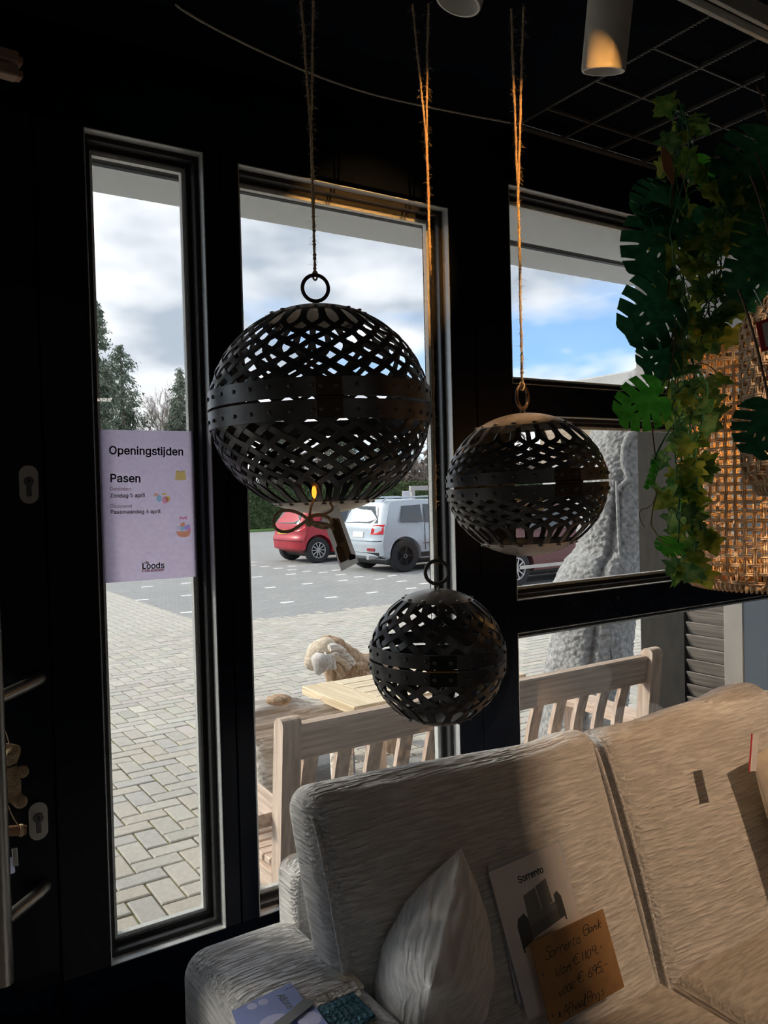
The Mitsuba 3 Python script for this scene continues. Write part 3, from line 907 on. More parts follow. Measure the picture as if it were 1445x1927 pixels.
# silver off-road car
SUV = [(0.02, 0.36), (0.0, 0.62), (0.03, 0.74), (0.05, 0.95), (0.10, 1.02), (0.27, 1.43), (0.34, 1.475), (1.0, 1.50), (1.9, 1.48), (2.25, 1.43), (2.85, 1.06), (3.55, 0.98), (3.86, 0.86), (3.92, 0.6), (3.88, 0.32), (3.3, 0.26), (0.3, 0.26)]
k = car('silver_car', 'silver off-road car with black wheels parked nearest the large globe lantern', 8.78, 13.72, 1.66, 3.95, SUV, 0.97, 0.30, (0.72, 3.15), 0.335, 'm_silvercar',
        [[(0.62, 1.04), (1.16, 1.02), (1.16, 1.38), (0.70, 1.36)], [(1.24, 1.02), (1.95, 1.01), (1.95, 1.37), (1.24, 1.385)], [(2.02, 1.01), (2.70, 1.00), (2.30, 1.30), (2.02, 1.36)]],
        [(-.80, 1.03), (.80, 1.03), (.72, 1.37), (-.72, 1.37)],
        [([(-.985, .80), (-.66, .80), (-.70, .985), (-.985, 1.0)], 'm_taillight', 'tail_light', 'red tail light'), ([(.985, .80), (.66, .80), (.70, .985), (.985, 1.0)], 'm_taillight', 'tail_light', 'red tail light'),
         ([(-.80, .46), (-.55, .46), (-.55, .52), (-.80, .52)], 'm_reflector', 'reflector', 'red reflector in the bumper')],
        'm_rimdark', (-.36, .12, .74, .85, 'm_plate_w'),
        [([(-.97, .655), (.97, .655), (.97, .675), (-.97, .675)], 'm_carblack', 'bumper_seam', 'r'), ([(-.9, .30), (.9, .30), (.9, .43), (-.9, .43)], 'm_carblack', 'bumper_skirt', 'r'),
         ([(1.20, .45), (1.21, .45), (1.21, 1.0), (1.20, 1.0)], 'm_carblack', 'door_seam', 's'), ([(1.35, .90), (1.55, .90), (1.55, .93), (1.35, .93)], 'm_chrome', 'door_handle', 's'), ([(1.15, .57), (2.8, .57), (2.8, .60), (1.15, .60)], 'm_chrome', 'side_strip', 's'),
         ([(1.1, .30), (2.75, .30), (2.75, .40), (1.1, .40)], 'm_carblack', 'sill', 's')])
for s in (13.72 + .22, 13.72 + 1.44):
    part(k, 'roof_rail', tube([[9.1, s, 1.47], [9.2, s, 1.53], [10.3, s, 1.545], [10.6, s, 1.49]], .018, 8), 'm_silvercar', smooth=True)
part(k, 'exhaust', cyl([8.80, 14.1, .33], [9.0, 14.1, .33], .05, 16), 'm_chrome', smooth=40)

MPV = [(0.03, 0.34), (0.0, 0.58), (0.05, 0.68), (0.07, 0.86), (0.10, 0.97), (0.36, 1.33), (0.44, 1.385), (1.0, 1.42), (1.7, 1.40), (2.1, 1.34), (2.9, 0.98), (3.5, 0.88), (3.78, 0.72), (3.82, 0.45), (3.75, 0.26), (0.3, 0.24)]
car('red_car', 'red family car with silver wheels and a yellow plate, left of the silver car', 8.76, 17.08, 1.62, 3.85, MPV, 0.92, 0.30, (0.56, 2.95), 0.31, 'm_redcar',
    [[(0.62, .99), (1.1, .96), (1.1, 1.29), (0.80, 1.26)], [(1.18, .96), (1.85, .95), (1.85, 1.28), (1.18, 1.30)], [(1.92, .95), (2.6, .94), (2.2, 1.2), (1.92, 1.27)]],
    [(-.78, .96), (.78, .96), (.68, 1.29), (-.68, 1.29)],
    [([(-.985, .80), (-.52, .77), (-.58, .90), (-.985, .97)], 'm_taillight', 'tail_light', 'red tail light'), ([(.985, .80), (.72, .77), (.72, .90), (.985, .97)], 'm_taillight', 'tail_light', 'red tail light')],
    'm_rim', (-.15, .42, .70, .80, 'm_plate_y'), [([(-.96, .54), (.96, .54), (.96, .555), (-.96, .555)], 'm_carblack', 'bumper_seam', 'r'), ([(-.9, .28), (.9, .28), (.9, .36), (-.9, .36)], 'm_carblack', 'bumper_skirt', 'r')])
car('dark_car', 'dark red-brown car mostly hidden behind the right window post', 8.78, 10.2, 1.60, 3.9, MPV, 0.92, 0.30, (0.56, 3.0), 0.31, 'm_darkcar',
    [[(0.62, .99), (1.1, .96), (1.1, 1.29), (0.80, 1.26)], [(1.18, .96), (1.85, .95), (1.85, 1.28), (1.18, 1.30)], [(1.92, .95), (2.6, .94), (2.2, 1.2), (1.92, 1.27)]],
    [(-.78, .96), (.78, .96), (.68, 1.29), (-.68, 1.29)],
    [([(-.985, .74), (-.62, .72), (-.62, .88), (-.985, .95)], 'm_taillight', 'tail_light', 'red tail light'), ([(.985, .74), (.62, .72), (.62, .88), (.985, .95)], 'm_taillight', 'tail_light', 'red tail light')],
    'm_rim', (-.2, .2, .66, .76, 'm_plate_y'), [([(-.96, .54), (.96, .54), (.96, .555), (-.96, .555)], 'm_carblack', 'bumper_seam', 'r'), ([(.6, .30), (3.3, .30), (3.3, .36), (.6, .36)], 'm_chrome', 'sill', 's')])

# ---------------------------------------------------------------- garden furniture and sculptures outside
bench = thing('garden_bench', 'pale teak garden bench with slatted back seen from behind, outside the window', 'bench')
BX0, BX1, BY, BH = 1.095, 2.895, 2.30, 0.955


def post_shape(w, h):
    return Polygon([(0, 0), (w, 0), (w, h - .03)] + [(w - .03 * (1 - math.cos(a)), h - .03 + .03 * math.sin(a)) for a in np.linspace(0, PI / 2, 6)] + [(.03 - .03 * math.sin(a), h - .03 + .03 * math.cos(a)) for a in np.linspace(0, PI / 2, 6)] + [(0, h - .03)])


lean = 0.10   # the back leans towards the shop at the top


def yb(z):
    return BY + .10 - lean * np.clip((z - .4) / .55, 0, 1)


for x in (BX0, BX1 - .065):
    pl = prism(post_shape(.065, BH), .065)
    v = pl.vertices.copy()
    pl.vertices = np.stack([x + v[:, 2], BY + .10 - lean * np.clip((v[:, 1] - .4) / .55, 0, 1) + v[:, 0] - .0325, v[:, 1]], 1)
    ps = part(bench, 'back_post', pl, 'm_teak_z')
    for z in (.89, .84):
        part(ps, 'wood_plug', cyl([x + .045, yb(z) - .0345, z], [x + .045, yb(z) - .02, z], .008, 12), 'm_drift')


def yb(z):
    return BY + .10 - lean * np.clip((z - .4) / .55, 0, 1)


part(bench, 'top_rail', placed(box((BX0 + .065, -.014, -.06), (BX1 - .065, .026, .06), .006), trimesh.transformations.translation_matrix([0, yb(.865), .865]) @ trimesh.transformations.rotation_matrix(.15, [1, 0, 0])), 'm_teak_x')
part(bench, 'lower_rail', box((BX0 + .065, yb(.47) - .015, .44), (BX1 - .065, yb(.47) + .02, .50), .004), 'm_teak_x')
ns = 13
for i in range(ns):
    x = BX0 + .065 + .085 + (BX1 - BX0 - .30) * i / (ns - 1) - .028
    zs = np.linspace(.49, .82, 9)
    yy = yb(zs) + .018 * np.sin((zs - .49) / .33 * PI)
    V = []
    for z, y in zip(zs, yy):
        V += [[x - .0265, y - .009, z], [x + .0265, y - .009, z], [x + .0265, y + .011, z], [x - .0265, y + .011, z]]
    Fs = []
    for a in range(8):
        for c in range(4):
            d_ = (c + 1) % 4
            Fs += [[a * 4 + c, a * 4 + d_, a * 4 + 4 + d_], [a * 4 + c, a * 4 + 4 + d_, a * 4 + 4 + c]]
    part(bench, 'back_slat', trimesh.Trimesh(V, Fs, process=False), 'm_teak_z')
for x in (BX0, BX1 - .065):
    ax = [(BY + .08, .635), (BY + .25, .645), (BY + .42, .655), (BY + .55, .645), (BY + .585, .62), (BY + .57, .60), (BY + .42, .61), (BY + .25, .60), (BY + .08, .59)]
    am = prism(ax, .075)
    v = am.vertices.copy()
    am.vertices = np.stack([x - (.045 if x < 2 else -.005) + v[:, 2] * 1.5, v[:, 0], v[:, 1]], 1)
    part(bench, 'armrest', am, 'm_teak_y')
    xo = x + (-.028 if x < 2 else .028)
    part(bench, 'front_leg', box((xo, BY + .46, 0), (xo + .065, BY + .525, .61), .004), 'm_teak_z')
    part(bench, 'side_rail', box((x + .015, BY + .12, .35), (x + .05, BY + .47, .42), .003), 'm_teak_y')
for i in range(7):
    y = BY + .14 + i * .058
    part(bench, 'seat_slat', box((BX0 + .02, y, .42 + .012 * abs(i - 2.5) * .4), (BX1 - .02, y + .046, .445 + .012 * abs(i - 2.5) * .4), .004), 'm_teak_x')

tab = thing('garden_table', 'pale yellow wooden garden table beyond the bench', 'table')
TX0, TX1, TY0, TY1, TZ = 1.745, 2.72, 2.93, 3.41, 0.752
part(tab, 'end_board', box((TX0, TY0, TZ - .04), (TX0 + .17, TY1, TZ), .004), 'm_table_y')
for i in range(5):
    y = TY0 + i * (TY1 - TY0) / 5
    part(tab, 'top_board', box((TX0 + .172, y + .002, TZ - .038), (TX1, y + (TY1 - TY0) / 5 - .002, TZ - .001), .003), 'm_table_x')
for x in (TX0 + .12, TX1 - .2):
    for y in (TY0 + .05, TY1 - .12):
        part(tab, 'leg', box((x, y, 0), (x + .07, y + .07, TZ - .04), .004), 'm_teak_z')
part(tab, 'apron', box((TX0 + .14, TY0 + .06, TZ - .11), (TX1 - .15, TY0 + .09, TZ - .04)), 'm_table_x')

# driftwood trunk bench
lg = thing('driftwood_log', 'thick weathered driftwood log on short stump legs, left of the garden table', 'log')
a, b = at(466, 1352, 3.20), at(648, 1346, 3.20)
pp = bezier([a + [-.02, 0, -.02], a * .66 + b * .34 + [0, 0, .012], a * .3 + b * .7 + [0, .02, -.006], b + [.02, .0, 0]], 40)
lm = tube(pp, .076 + .006 * np.sin(np.linspace(0, 9, 40)), 48)
v = lm.vertices
ax_ = np.stack([v[:, 0] * 3, v[:, 1] * 26, v[:, 2] * 26], 1)
lm.vertices = v + (meshkit.fbm(ax_, 4, 2) - .5)[:, None] * .035 * lm.vertex_normals * np.array([.2, 1, 1])
part(lg, 'trunk', lm, 'm_drift', smooth=50)
hp = at(526, 1309, 3.15)
part(lg, 'hollow', ellipsoid(hp + [0, .02, -.022], [.06, .05, .022], 3), 'm_driftbrown', smooth=True, label='brown scooped hollow in the log')
for px in (497, 520, 640):
    p = at(px, 1400, 3.22)
    part(lg, 'stump_leg', tube([[p[0], 3.22, 0.0], [p[0] + .01, 3.22, .2], [p[0], 3.22, a[2] - .03]], [.06, .05, .055], 12), 'm_drift', smooth=50)
tr = obj('stone_trough', None or lathe([(0.001, 0), (.15, 0), (.17, .05), (.17, .17), (.15, .2), (.001, .2)], 40, trimesh.transformations.translation_matrix([1.93, 3.95, 0]) @ np.diag([2.4, .9, 1, 1])), 'm_greystone', 'low dark grey stone trough on the bricks behind the bench slats', 'trough', smooth=40)

# driftwood animal behind the table
an = thing('driftwood_animal', 'driftwood animal sculpture with hanging pale ears beyond the garden table', 'sculpture')
A = lambda x, y, Y=4.2: at(480 + x / 6.02, 1180 + y / 6.02, Y)
nodes = {'muz': (A(660, 390), .055), 'nose': (A(730, 290), .075), 'brow': (A(850, 255), .085), 'nape': (A(960, 300), .075), 'neck': (A(1040, 400), .10), 'shoulder': (A(1090, 520, 4.25), .13), 'chest': (A(960, 540), .09), 'throat': (A(920, 430), .07), 'back': (A(1300, 500, 4.3), .10), 'rump': (A(1560, 520, 4.35), .13),
         'f1': (A(980, 560) * [1, 1, 0] + [0, -.05, .04], .035), 'f2': (A(1010, 560, 4.4) * [1, 1, 0] + [0, 0, .04], .035), 'h1': (A(1540, 560, 4.25) * [1, 1, 0] + [0, 0, .04], .035), 'h2': (A(1560, 560, 4.5) * [1, 1, 0] + [0, 0, .04], .035)}
part(an, 'body', (lambda m: (setattr(m, 'vertices', m.vertices + (meshkit.fbm(m.vertices * 22, 4, 5) - .5)[:, None] * .05 * m.vertex_normals), m)[1])(
    hull_chain(nodes, [('brow', 'nape'), ('nape', 'neck'), ('neck', 'shoulder'), ('brow', 'throat'), ('throat', 'chest'), ('chest', 'shoulder'), ('neck', 'throat'), ('shoulder', 'back'), ('back', 'rump'), ('chest', 'f1'), ('shoulder', 'f2'), ('rump', 'h1'), ('rump', 'h2')], .025, 6)), 'm_driftbrown', smooth=60)
part(an, 'muzzle', hull_chain({**nodes, 'nose2': (A(800, 250, 4.17), .07)}, [('muz', 'nose'), ('nose', 'nose2')], .03, 6), 'm_driftpale', smooth=60)
for pts, rr in (([(775, 300), (760, 380), (735, 450), (700, 540)], (.045, .07, .05, .012)), ([(845, 320), (860, 390), (870, 470)], (.02, .03, .03))):
    part(an, 'ear', tube([A(x, y, 4.06) for x, y in pts], rr, 10), 'm_driftgrey', smooth=60)
for pts in ([(880, 350), (980, 380), (1060, 470)], [(980, 310), (1060, 350), (1100, 430)], [(900, 430), (950, 480), (990, 560)], [(1130, 450), (1220, 440), (1290, 470)], [(840, 240), (920, 230), (1000, 280)]):
    part(an, 'branch_piece', tube(bezier([A(x, y, 4.07) for x, y in pts], 8), .022, 7), ['m_drift', 'm_driftpale', 'm_driftbrown'][rng.integers(3)], smooth=60)
part(an, 'string', tube(bezier([A(790, 290, 4.02), A(840, 320, 4.0), A(900, 295, 4.02), A(945, 320, 4.03)], 20), .006, 6), 'm_white', smooth=True)

# big elephant sculpture
el = thing('elephant_sculpture', 'tall grey hammered stone elephant sculpture with curled ear, outside the right window', 'sculpture')
EY = 3.55
lv = [(690, 1205, 1235), (705, 1184, 1246), (740, 1155, 1250), (785, 1122, 1250), (830, 1108, 1247), (880, 1100, 1236), (950, 1092, 1222), (1000, 1088, 1214), (1029, 1086, 1210), (1056, 1062, 1206), (1098, 1040, 1202), (1114, 1026, 1200), (1124, 1026, 1199), (1132, 1046, 1198), (1184, 1042, 1193), (1253, 1028, 1186), (1330, 1020, 1182), (1420, 1015, 1180)]
EU, ED = np.array([.655, -.756, 0]), np.array([.756, .655, 0])   # across and along the sculpture
rows = []
for py, xl, xr in lv:
    c_ = at((xl + xr) / 2, py, EY)
    L_, R_ = (c_[1] * (CAM + 0) * 0 + CAM + (at(x_, py, EY) - CAM) * (((c_ - CAM) @ ED) / ((at(x_, py, EY) - CAM) @ ED)) for x_ in (xl, xr))
    m_ = (L_ + R_) / 2
    rows.append((m_[2], m_[0], m_[1], abs((R_ - L_) @ EU) / 2))
rows.append((0.0, rows[-1][1], rows[-1][2], rows[-1][3] + .015))
rows = np.array(rows)


def body_at(z):
    c_ = [np.interp(-z, -rows[:, 0], rows[:, k_]) for k_ in (1, 2, 3)]
    return np.stack([c_[0], c_[1], 0 * c_[0]], -1), c_[2], .40 * np.minimum(1.0, .35 + 3.2 * (rows[0, 0] - z)) ** .5


zz = np.linspace(rows[0, 0], 0.0, 300)
V = []
na = 260
th = np.linspace(0, 2 * PI, na, endpoint=False)
pw = .85
for z in zz:
    c_, h_, dep = body_at(z)
    u_ = np.sign(np.cos(th)) * np.abs(np.cos(th)) ** pw
    d_ = np.sign(np.sin(th)) * np.abs(np.sin(th)) ** pw
    fold = .05 * np.exp(-((u_ - .05) * h_ / .022) ** 2) * (d_ < 0) * np.clip((1.78 - z) / .2, 0, 1)
    p = c_ + u_[:, None] * h_ * EU + (d_ * dep + fold)[:, None] * ED
    p[:, 2] = z
    V.append(p)
V = np.vstack(V)
Fs = []
for a in range(len(zz) - 1):
    b = np.arange(na)
    c = (b + 1) % na
    Fs += [np.stack([a * na + b, (a + 1) * na + c, a * na + c], 1), np.stack([a * na + b, (a + 1) * na + b, (a + 1) * na + c], 1)]
k_ = np.arange(1, na - 1)
Fs += [np.stack([k_ * 0, k_, k_ + 1], 1), np.stack([k_ * 0, k_ + 1, k_], 1) + (len(zz) - 1) * na]
em = trimesh.Trimesh(V, np.vstack(Fs), process=False)
em.fix_normals()
em.vertices += ((meshkit.fbm(em.vertices * 9, 3, 8) - .5) * .03 + (meshkit.fbm(em.vertices * 48, 2, 4) - .5) * .026)[:, None] * em.vertex_normals
part(el, 'body', em, 'm_elephant', smooth=60)


def on_body(px, py, lift=0.0):
    p = at(px, py, EY)
    for _ in range(3):
        c_, h_, dep = body_at(p[2])
        u_ = np.clip(((p - c_) @ EU) / h_, -.97, .97)
        f_ = (c_ @ ED) - dep * (1 - abs(u_) ** (2 / pw)) ** (pw / 2) - lift
        p = CAM + (at(px, py, EY) - CAM) * ((f_ - CAM @ ED) / ((at(px, py, EY) - CAM) @ ED))
    return p


e1 = [on_body(x, y, .0) for x, y in ((1235, 812), (1218, 806), (1200, 808), (1186, 818), (1177, 835), (1173, 858), (1175, 880), (1181, 900), (1170, 912), (1166, 925))]
part(el, 'ear_edge', tube(bezier(e1, 40), np.linspace(.03, .012, 40), 12), 'm_elephant', smooth=True, label='curled edge of the ear')
e2 = [on_body(x, y, .0) for x, y in ((1180, 905), (1195, 898), (1210, 890), (1222, 878), (1228, 860))]
part(el, 'ear_edge', tube(bezier(e2, 30), np.linspace(.010, .014, 30), 10), 'm_elephant', smooth=True)
for x0_, y0_, y1_ in ((1160, 905, 1120), (1150, 1185, 1300)):
    part(el, 'fold', tube(bezier([on_body(x0_ + 3 * i, y0_ + (y1_ - y0_) * i / 3 * 1.0) for i in range(4)], 20), .010, 8), 'm_elephant', smooth=True)


# ---------------------------------------------------------------- woven iron globe lanterns on jute strings
def rope(p0, p1, r, turns=60, off=0.0, n=None, seed=0):
    """Two twisted strands from p0 to p1 (p0 the upper end)."""
    p0, p1 = np.asarray(p0, float), np.asarray(p1, float)
    L = np.linalg.norm(p1 - p0)
    n = n or int(max(30, L / 0.006))
    t = np.linspace(0, 1, n)
    base = p0 + (p1 - p0) * t[:, None]
    r_ = np.random.default_rng(seed)
    w = np.cumsum(r_.normal(size=(n, 3)), 0)
    w = w - np.linspace(0, 1, n)[:, None] * w[-1]
    base = base + w * .00018 * np.array([1, 1, 0])
    ms = []
    for k in (0, PI):
        a = t * L * turns * 2 * PI + k
        d = (p1 - p0) / L
        u = np.cross(d, [0.3, 0.9, 0.1])
        u /= np.linalg.norm(u)
        v = np.cross(d, u)
        ms.append(tube(base + r * .55 * (np.cos(a)[:, None] * u + np.sin(a)[:, None] * v), r * .62 * (1 + .15 * r_.normal(size=n)), 6))
    return ms, base


def fuzz(base, n, seed, L=0.010):
    r_ = np.random.default_rng(seed)
    i = r_.integers(0, len(base), n)
    ms = []
    for j in i:
        d = r_.normal(size=3)
        d[2] *= .6
        d /= np.linalg.norm(d)
        l = L * r_.uniform(.4, 1.4)
        ms.append(tube([base[j], base[j] + d * l * .6, base[j] + d * l + [0, 0, -.002]], [.00028, .00022, .00015], 3, caps=False))
    return cat(ms)


def globe(label, C, R, H, N, A, cap_th, band_h, strip_w, ring_r, ring_yaw, hinge_deg, roll, u0, rope_split, rope_r, seed, weave=.0011, hinge_mat='m_hinge', cap_mat='m_cap'):
    """C centre, R equator radius, H half height; N strip pairs per half; hinge_deg: bearing of the hinge from the view line."""
    k = thing('globe_lantern', label, 'lantern', 'woven iron globe lanterns')
    C = np.asarray(C, float)
    face = math.atan2(-C[1], -C[0])            # bearing towards the camera
    W0 = np.eye(4)
    W0[:3, 3] = C
    W0 = W0 @ trimesh.transformations.rotation_matrix(math.radians(roll), [math.cos(face), math.sin(face), 0])
    tb = math.acos(band_h / H) if band_h < H else PI / 2

    def surf(th_, ph, lift=0.0):
        th_, ph = np.asarray(th_, float), np.asarray(ph, float)
        p = np.stack([R * np.sin(th_) * np.cos(ph), R * np.sin(th_) * np.sin(ph), H * np.cos(th_)], -1)
        nn = p / np.array([R * R, R * R, H * H])
        nn /= np.linalg.norm(nn, axis=-1, keepdims=True)
        return p + nn * np.asarray(lift)[..., None], nn

    D = 2 * PI / N

    def strip(sgn):
        n = 44
        th_ = np.linspace(cap_th - .03, tb + .02, n)
        u = (th_ - th_[0]) / (th_[-1] - th_[0])
        e = .06
        g = (np.sqrt((u - u0) ** 2 + e * e) + (u - u0)) / 2
        g = (g - g[0]) / (g[-1] - g[0])
        ph = sgn * A * g
        lift = sgn * weave * np.cos(PI * g * 2 * A / D)
        c, nn = surf(th_, ph, lift)
        t = np.gradient(c, axis=0)
        t /= np.linalg.norm(t, axis=1, keepdims=True)
        b = np.cross(nn, t)
        w = strip_w / 2 * (1 + .15 * np.clip(1 - u / .4, 0, 1))
        th2 = .0007
        V = np.stack([c - b * w[:, None] - nn * th2, c + b * w[:, None] - nn * th2, c + b * w[:, None] + nn * th2, c - b * w[:, None] + nn * th2], 1).reshape(-1, 3)
        F_ = []
        for a in range(n - 1):
            for q_ in range(4):
                r_ = (q_ + 1) % 4
                F_ += [[a * 4 + q_, a * 4 + r_, a * 4 + 4 + r_], [a * 4 + q_, a * 4 + 4 + r_, a * 4 + 4 + q_]]
        return trimesh.Trimesh(V, F_, process=False)

    flip = np.diag([1, -1, -1, 1.0])
    for sgn in (1, -1):
        d = mikit.ply(strip(sgn), 'm_iron')
        for half_ in (np.eye(4), flip):
            for i in range(N):
                part(k, 'woven_strip', d, None, to_world=W0 @ trimesh.transformations.rotation_matrix(i * D + .1 + (0 if half_[2, 2] > 0 else D * .37), [0, 0, 1]) @ half_)
    # riveted equator bands
    for s in (1, -1):
        rr = R + .0022
        z0, z1 = s * .0022, s * (band_h)
        prof = [(rr - .002, z0), (rr, z0), (rr - .0012, z1), (rr - .0032, z1)]
        if s < 0:
            prof = prof[::-1]
        part(k, 'equator_band', placed(lathe(prof + [prof[0]], 72), W0), 'm_iron', smooth=30, label='riveted equator band')
        nr = int(round(2 * PI * R / .036))
        rv = []
        for i in range(nr):
            a = i * 2 * PI / nr + .2
            zc = s * band_h * .60
            m = trimesh.creation.icosphere(subdivisions=1, radius=.0036)
            m.apply_scale([.6, 1, 1])
            m.apply_translation([rr, 0, zc])
            m.apply_transform(trimesh.transformations.rotation_matrix(a, [0, 0, 1]))
            rv.append(m)
        part(k, 'rivets', placed(cat(rv), W0), 'm_iron', smooth=True, kind='stuff')
    # caps with crimped rims
    for s in (1, -1):
        th_ = np.linspace(0, cap_th, 14)
        p, nn = surf(th_, th_ * 0, np.full(14, .0022))
        prof = [(max(a, 1e-4), z) for a, _, z in p] + [(p[-1][0] - .001, p[-1][2] - .0025)] + [(max(a - .001, 1e-4), z - .0022) for a, _, z in p[::-1]]
        cm = lathe(prof[::-1], 72)
        part(k, 'cap', placed(cm, W0 @ (np.eye(4) if s > 0 else flip)), cap_mat, smooth=40, label='rusty sheet metal cap')
        n_ = max(10, int(N * .75))
        rv = []
        for i in range(n_):
            m = trimesh.creation.icosphere(subdivisions=1, radius=.0042)
            m.apply_scale([1, 1.3, .5])
            q_, _ = surf(np.array([cap_th - .045]), np.array([i * 2 * PI / n_]), np.array([.0025]))
            m.apply_translation(q_[0])
            rv.append(m)
        part(k, 'cap_rivets', placed(cat(rv), W0 @ (np.eye(4) if s > 0 else flip)), cap_mat, smooth=True, kind='stuff')
    # hinge
    ha = face + math.radians(hinge_deg)
    HM = W0 @ frame([(R + .0042) * math.cos(ha), (R + .0042) * math.sin(ha), 0], [-math.sin(ha), math.cos(ha), 0], [0, 0, 1])
    hw = .021 if R > .17 else .0235
    hh = band_h * .98
    hk = part(k, 'hinge', placed(cat([box((-hw, .003, -.001), (hw, hh, .001), .0005), box((-hw, -hh, -.001), (hw, -.003, .001), .0005)]), HM), hinge_mat, label='small riveted hinge')
    part(hk, 'pin', placed(cyl([-hw - .002, 0, .0015], [hw + .002, 0, .0015], .0028, 10), HM), 'm_brass' if hinge_mat != 'm_hinge' else hinge_mat, smooth=40)
    for x in (-hw * .58, hw * .58):
        for y in (-hh * .55, hh * .55):
            part(hk, 'screw', placed(xf(ellipsoid([0, 0, 0], [.0042, .0042, .002], 1), t=[x, y, .0016]), HM), 'm_iron', smooth=True)
    # top ring, loop and string
    up = W0[:3, 2]
    top = C + up * (H + .002)
    part(k, 'eyelet', tube([top + np.array([math.cos(a) * .005, math.sin(a) * .0, .004 + math.sin(a) * .006]) for a in np.linspace(0, 2 * PI, 14, endpoint=False)], .0018, 6, closed=True), 'm_iron', smooth=True)
    ryaw = face + PI / 2 + math.radians(ring_yaw)
    rc = top + np.array([0, 0, ring_r + .009])
    ringp = [rc + ring_r * np.array([math.cos(a) * math.cos(ryaw), math.cos(a) * math.sin(ryaw), math.sin(a)]) for a in np.linspace(0, 2 * PI, 40, endpoint=False)]
    part(k, 'ring', tube(ringp, .0034, 10, closed=True), 'm_iron' if R < .13 else 'm_hinge', smooth=True, label='iron hanging ring')
    s0 = rc + np.array([0, 0, ring_r - .001])
    topz = 2.535
    (zs, dx1, dx2) = rope_split
    kn = np.array([s0[0], s0[1], zs])
    ms, base = rope(kn, s0, rope_r, seed=seed)
    ax = np.array([math.cos(face + PI / 2), math.sin(face + PI / 2), 0])
    m1, b1 = rope([kn[0] + ax[0] * dx1, kn[1] + ax[1] * dx1, topz], kn, rope_r * .8, seed=seed + 1)
    m2, b2 = rope([kn[0] + ax[0] * dx2, kn[1] + ax[1] * dx2, topz], kn, rope_r * .8, seed=seed + 2)
    lp = [s0 + np.array([0, 0, .012]) * math.sin(a) * 0 + np.array([ax[0] * .004 * math.cos(a), ax[1] * .004 * math.cos(a), .008 * math.sin(a) + .0]) for a in np.linspace(0, 2 * PI, 16, endpoint=False)]
    part(k, 'string', cat(ms + m1 + m2 + [tube(lp, rope_r * .6, 6, closed=True)]), 'm_jute', smooth=True, label='twisted jute string')
    part(k, 'string_fibres', fuzz(np.vstack([base, b1, b2]), 420, seed + 5), 'm_jute', kind='stuff')
    return k, W0, R, H, face


g1 = globe('largest woven iron globe lantern, left of the three, with a paper tag tied underneath', atr(603, 772, 1.50), .1985, .186, 24, 1.0, .50, .0335, .0104, .0235, 6, 4, 1.0, .32, (2.30, .010, -.012), .0032, 100)
g2 = globe('medium flattened woven iron globe lantern, rightmost of the three', atr(990, 912, 1.55), .1475, .131, 20, 1.05, .65, .0235, .0084, .0215, 62, 28, 1.6, .42, (2.20, .017, -.006), .0030, 200)
g3 = globe('smallest woven iron globe lantern, hanging lowest of the three', atr(823, 1235, 1.54), .1245, .1235, 17, .80, .56, .0265, .0112, .0215, 8, 4, -1.2, .36, (2.28, .009, -.020), .0027, 300, hinge_mat='m_hingedark')
key = part(g1[0], 'led_flame', ellipsoid(atr(591, 926, 1.36), [.004, .004, .011], 2), None, smooth=True, label='small orange electric flame')
scene[key]['emitter'] = {'type': 'area', 'radiance': {'type': 'rgb', 'value': [1.3, .34, .03]}}
# bow and paper tag under the largest globe
k1, W1, R1, H1, face1 = g1
bot = atr(596, 962, 1.40)
tg = thing('paper_tag', 'paper tag with a brown picture tied under the largest globe lantern with a jute bow', 'tag')
YT = bot[1] - .01
Pt = lambda x, y, d=0.0: at(480 + x / 3.8026, 900 + y / 3.8026, YT - d)
loop = bezier([Pt(375, 300), Pt(330, 260), Pt(240, 230), Pt(160, 250), Pt(130, 310), Pt(160, 370), Pt(240, 380), Pt(310, 345), Pt(375, 300, .006)], 60)
part(tg, 'bow_loop', tube(loop, .0028, 7), 'm_jute', smooth=True)
part(tg, 'bow_loop', cat([tube(bezier([Pt(375, 300), Pt(430, 265), Pt(500, 270), Pt(545, 310), Pt(520, 350), Pt(450, 345), Pt(385, 310)], 40), .0032, 7), tube(bezier([Pt(375, 300, .004), Pt(440, 320, .006), Pt(510, 330, .006), Pt(560, 370, .004)], 20), .003, 7)]), 'm_jute', smooth=True)
part(tg, 'knot', ellipsoid(Pt(385, 310, .004), [.008, .007, .009], 2), 'm_jute', smooth=True)
part(tg, 'tie_string', cat([tube(bezier([Pt(385, 300), Pt(395, 230), Pt(410, 175), Pt(440, 140, -.01)], 16), .0022, 6), tube(bezier([Pt(440, 270), Pt(545, 230), Pt(545, 190), Pt(520, 140, -.01)], 16), .0022, 6)]), 'm_jute', smooth=True)
o, ux, uy = Pt(618, 665), Pt(760, 655) - Pt(618, 665), Pt(465, 245) - Pt(618, 665)
ux = ux - uy * (ux @ uy) / (uy @ uy)
TM = frame(o, ux, uy)
tw, thh = np.linalg.norm(ux), np.linalg.norm(uy)
part(tg, 'card', placed(trimesh.Trimesh([[0, 0, 0], [tw, 0, 0], [tw, thh, 0], [0, thh, 0]], [[0, 1, 2], [0, 2, 3]], process=False), TM), 'm_cardpaper')
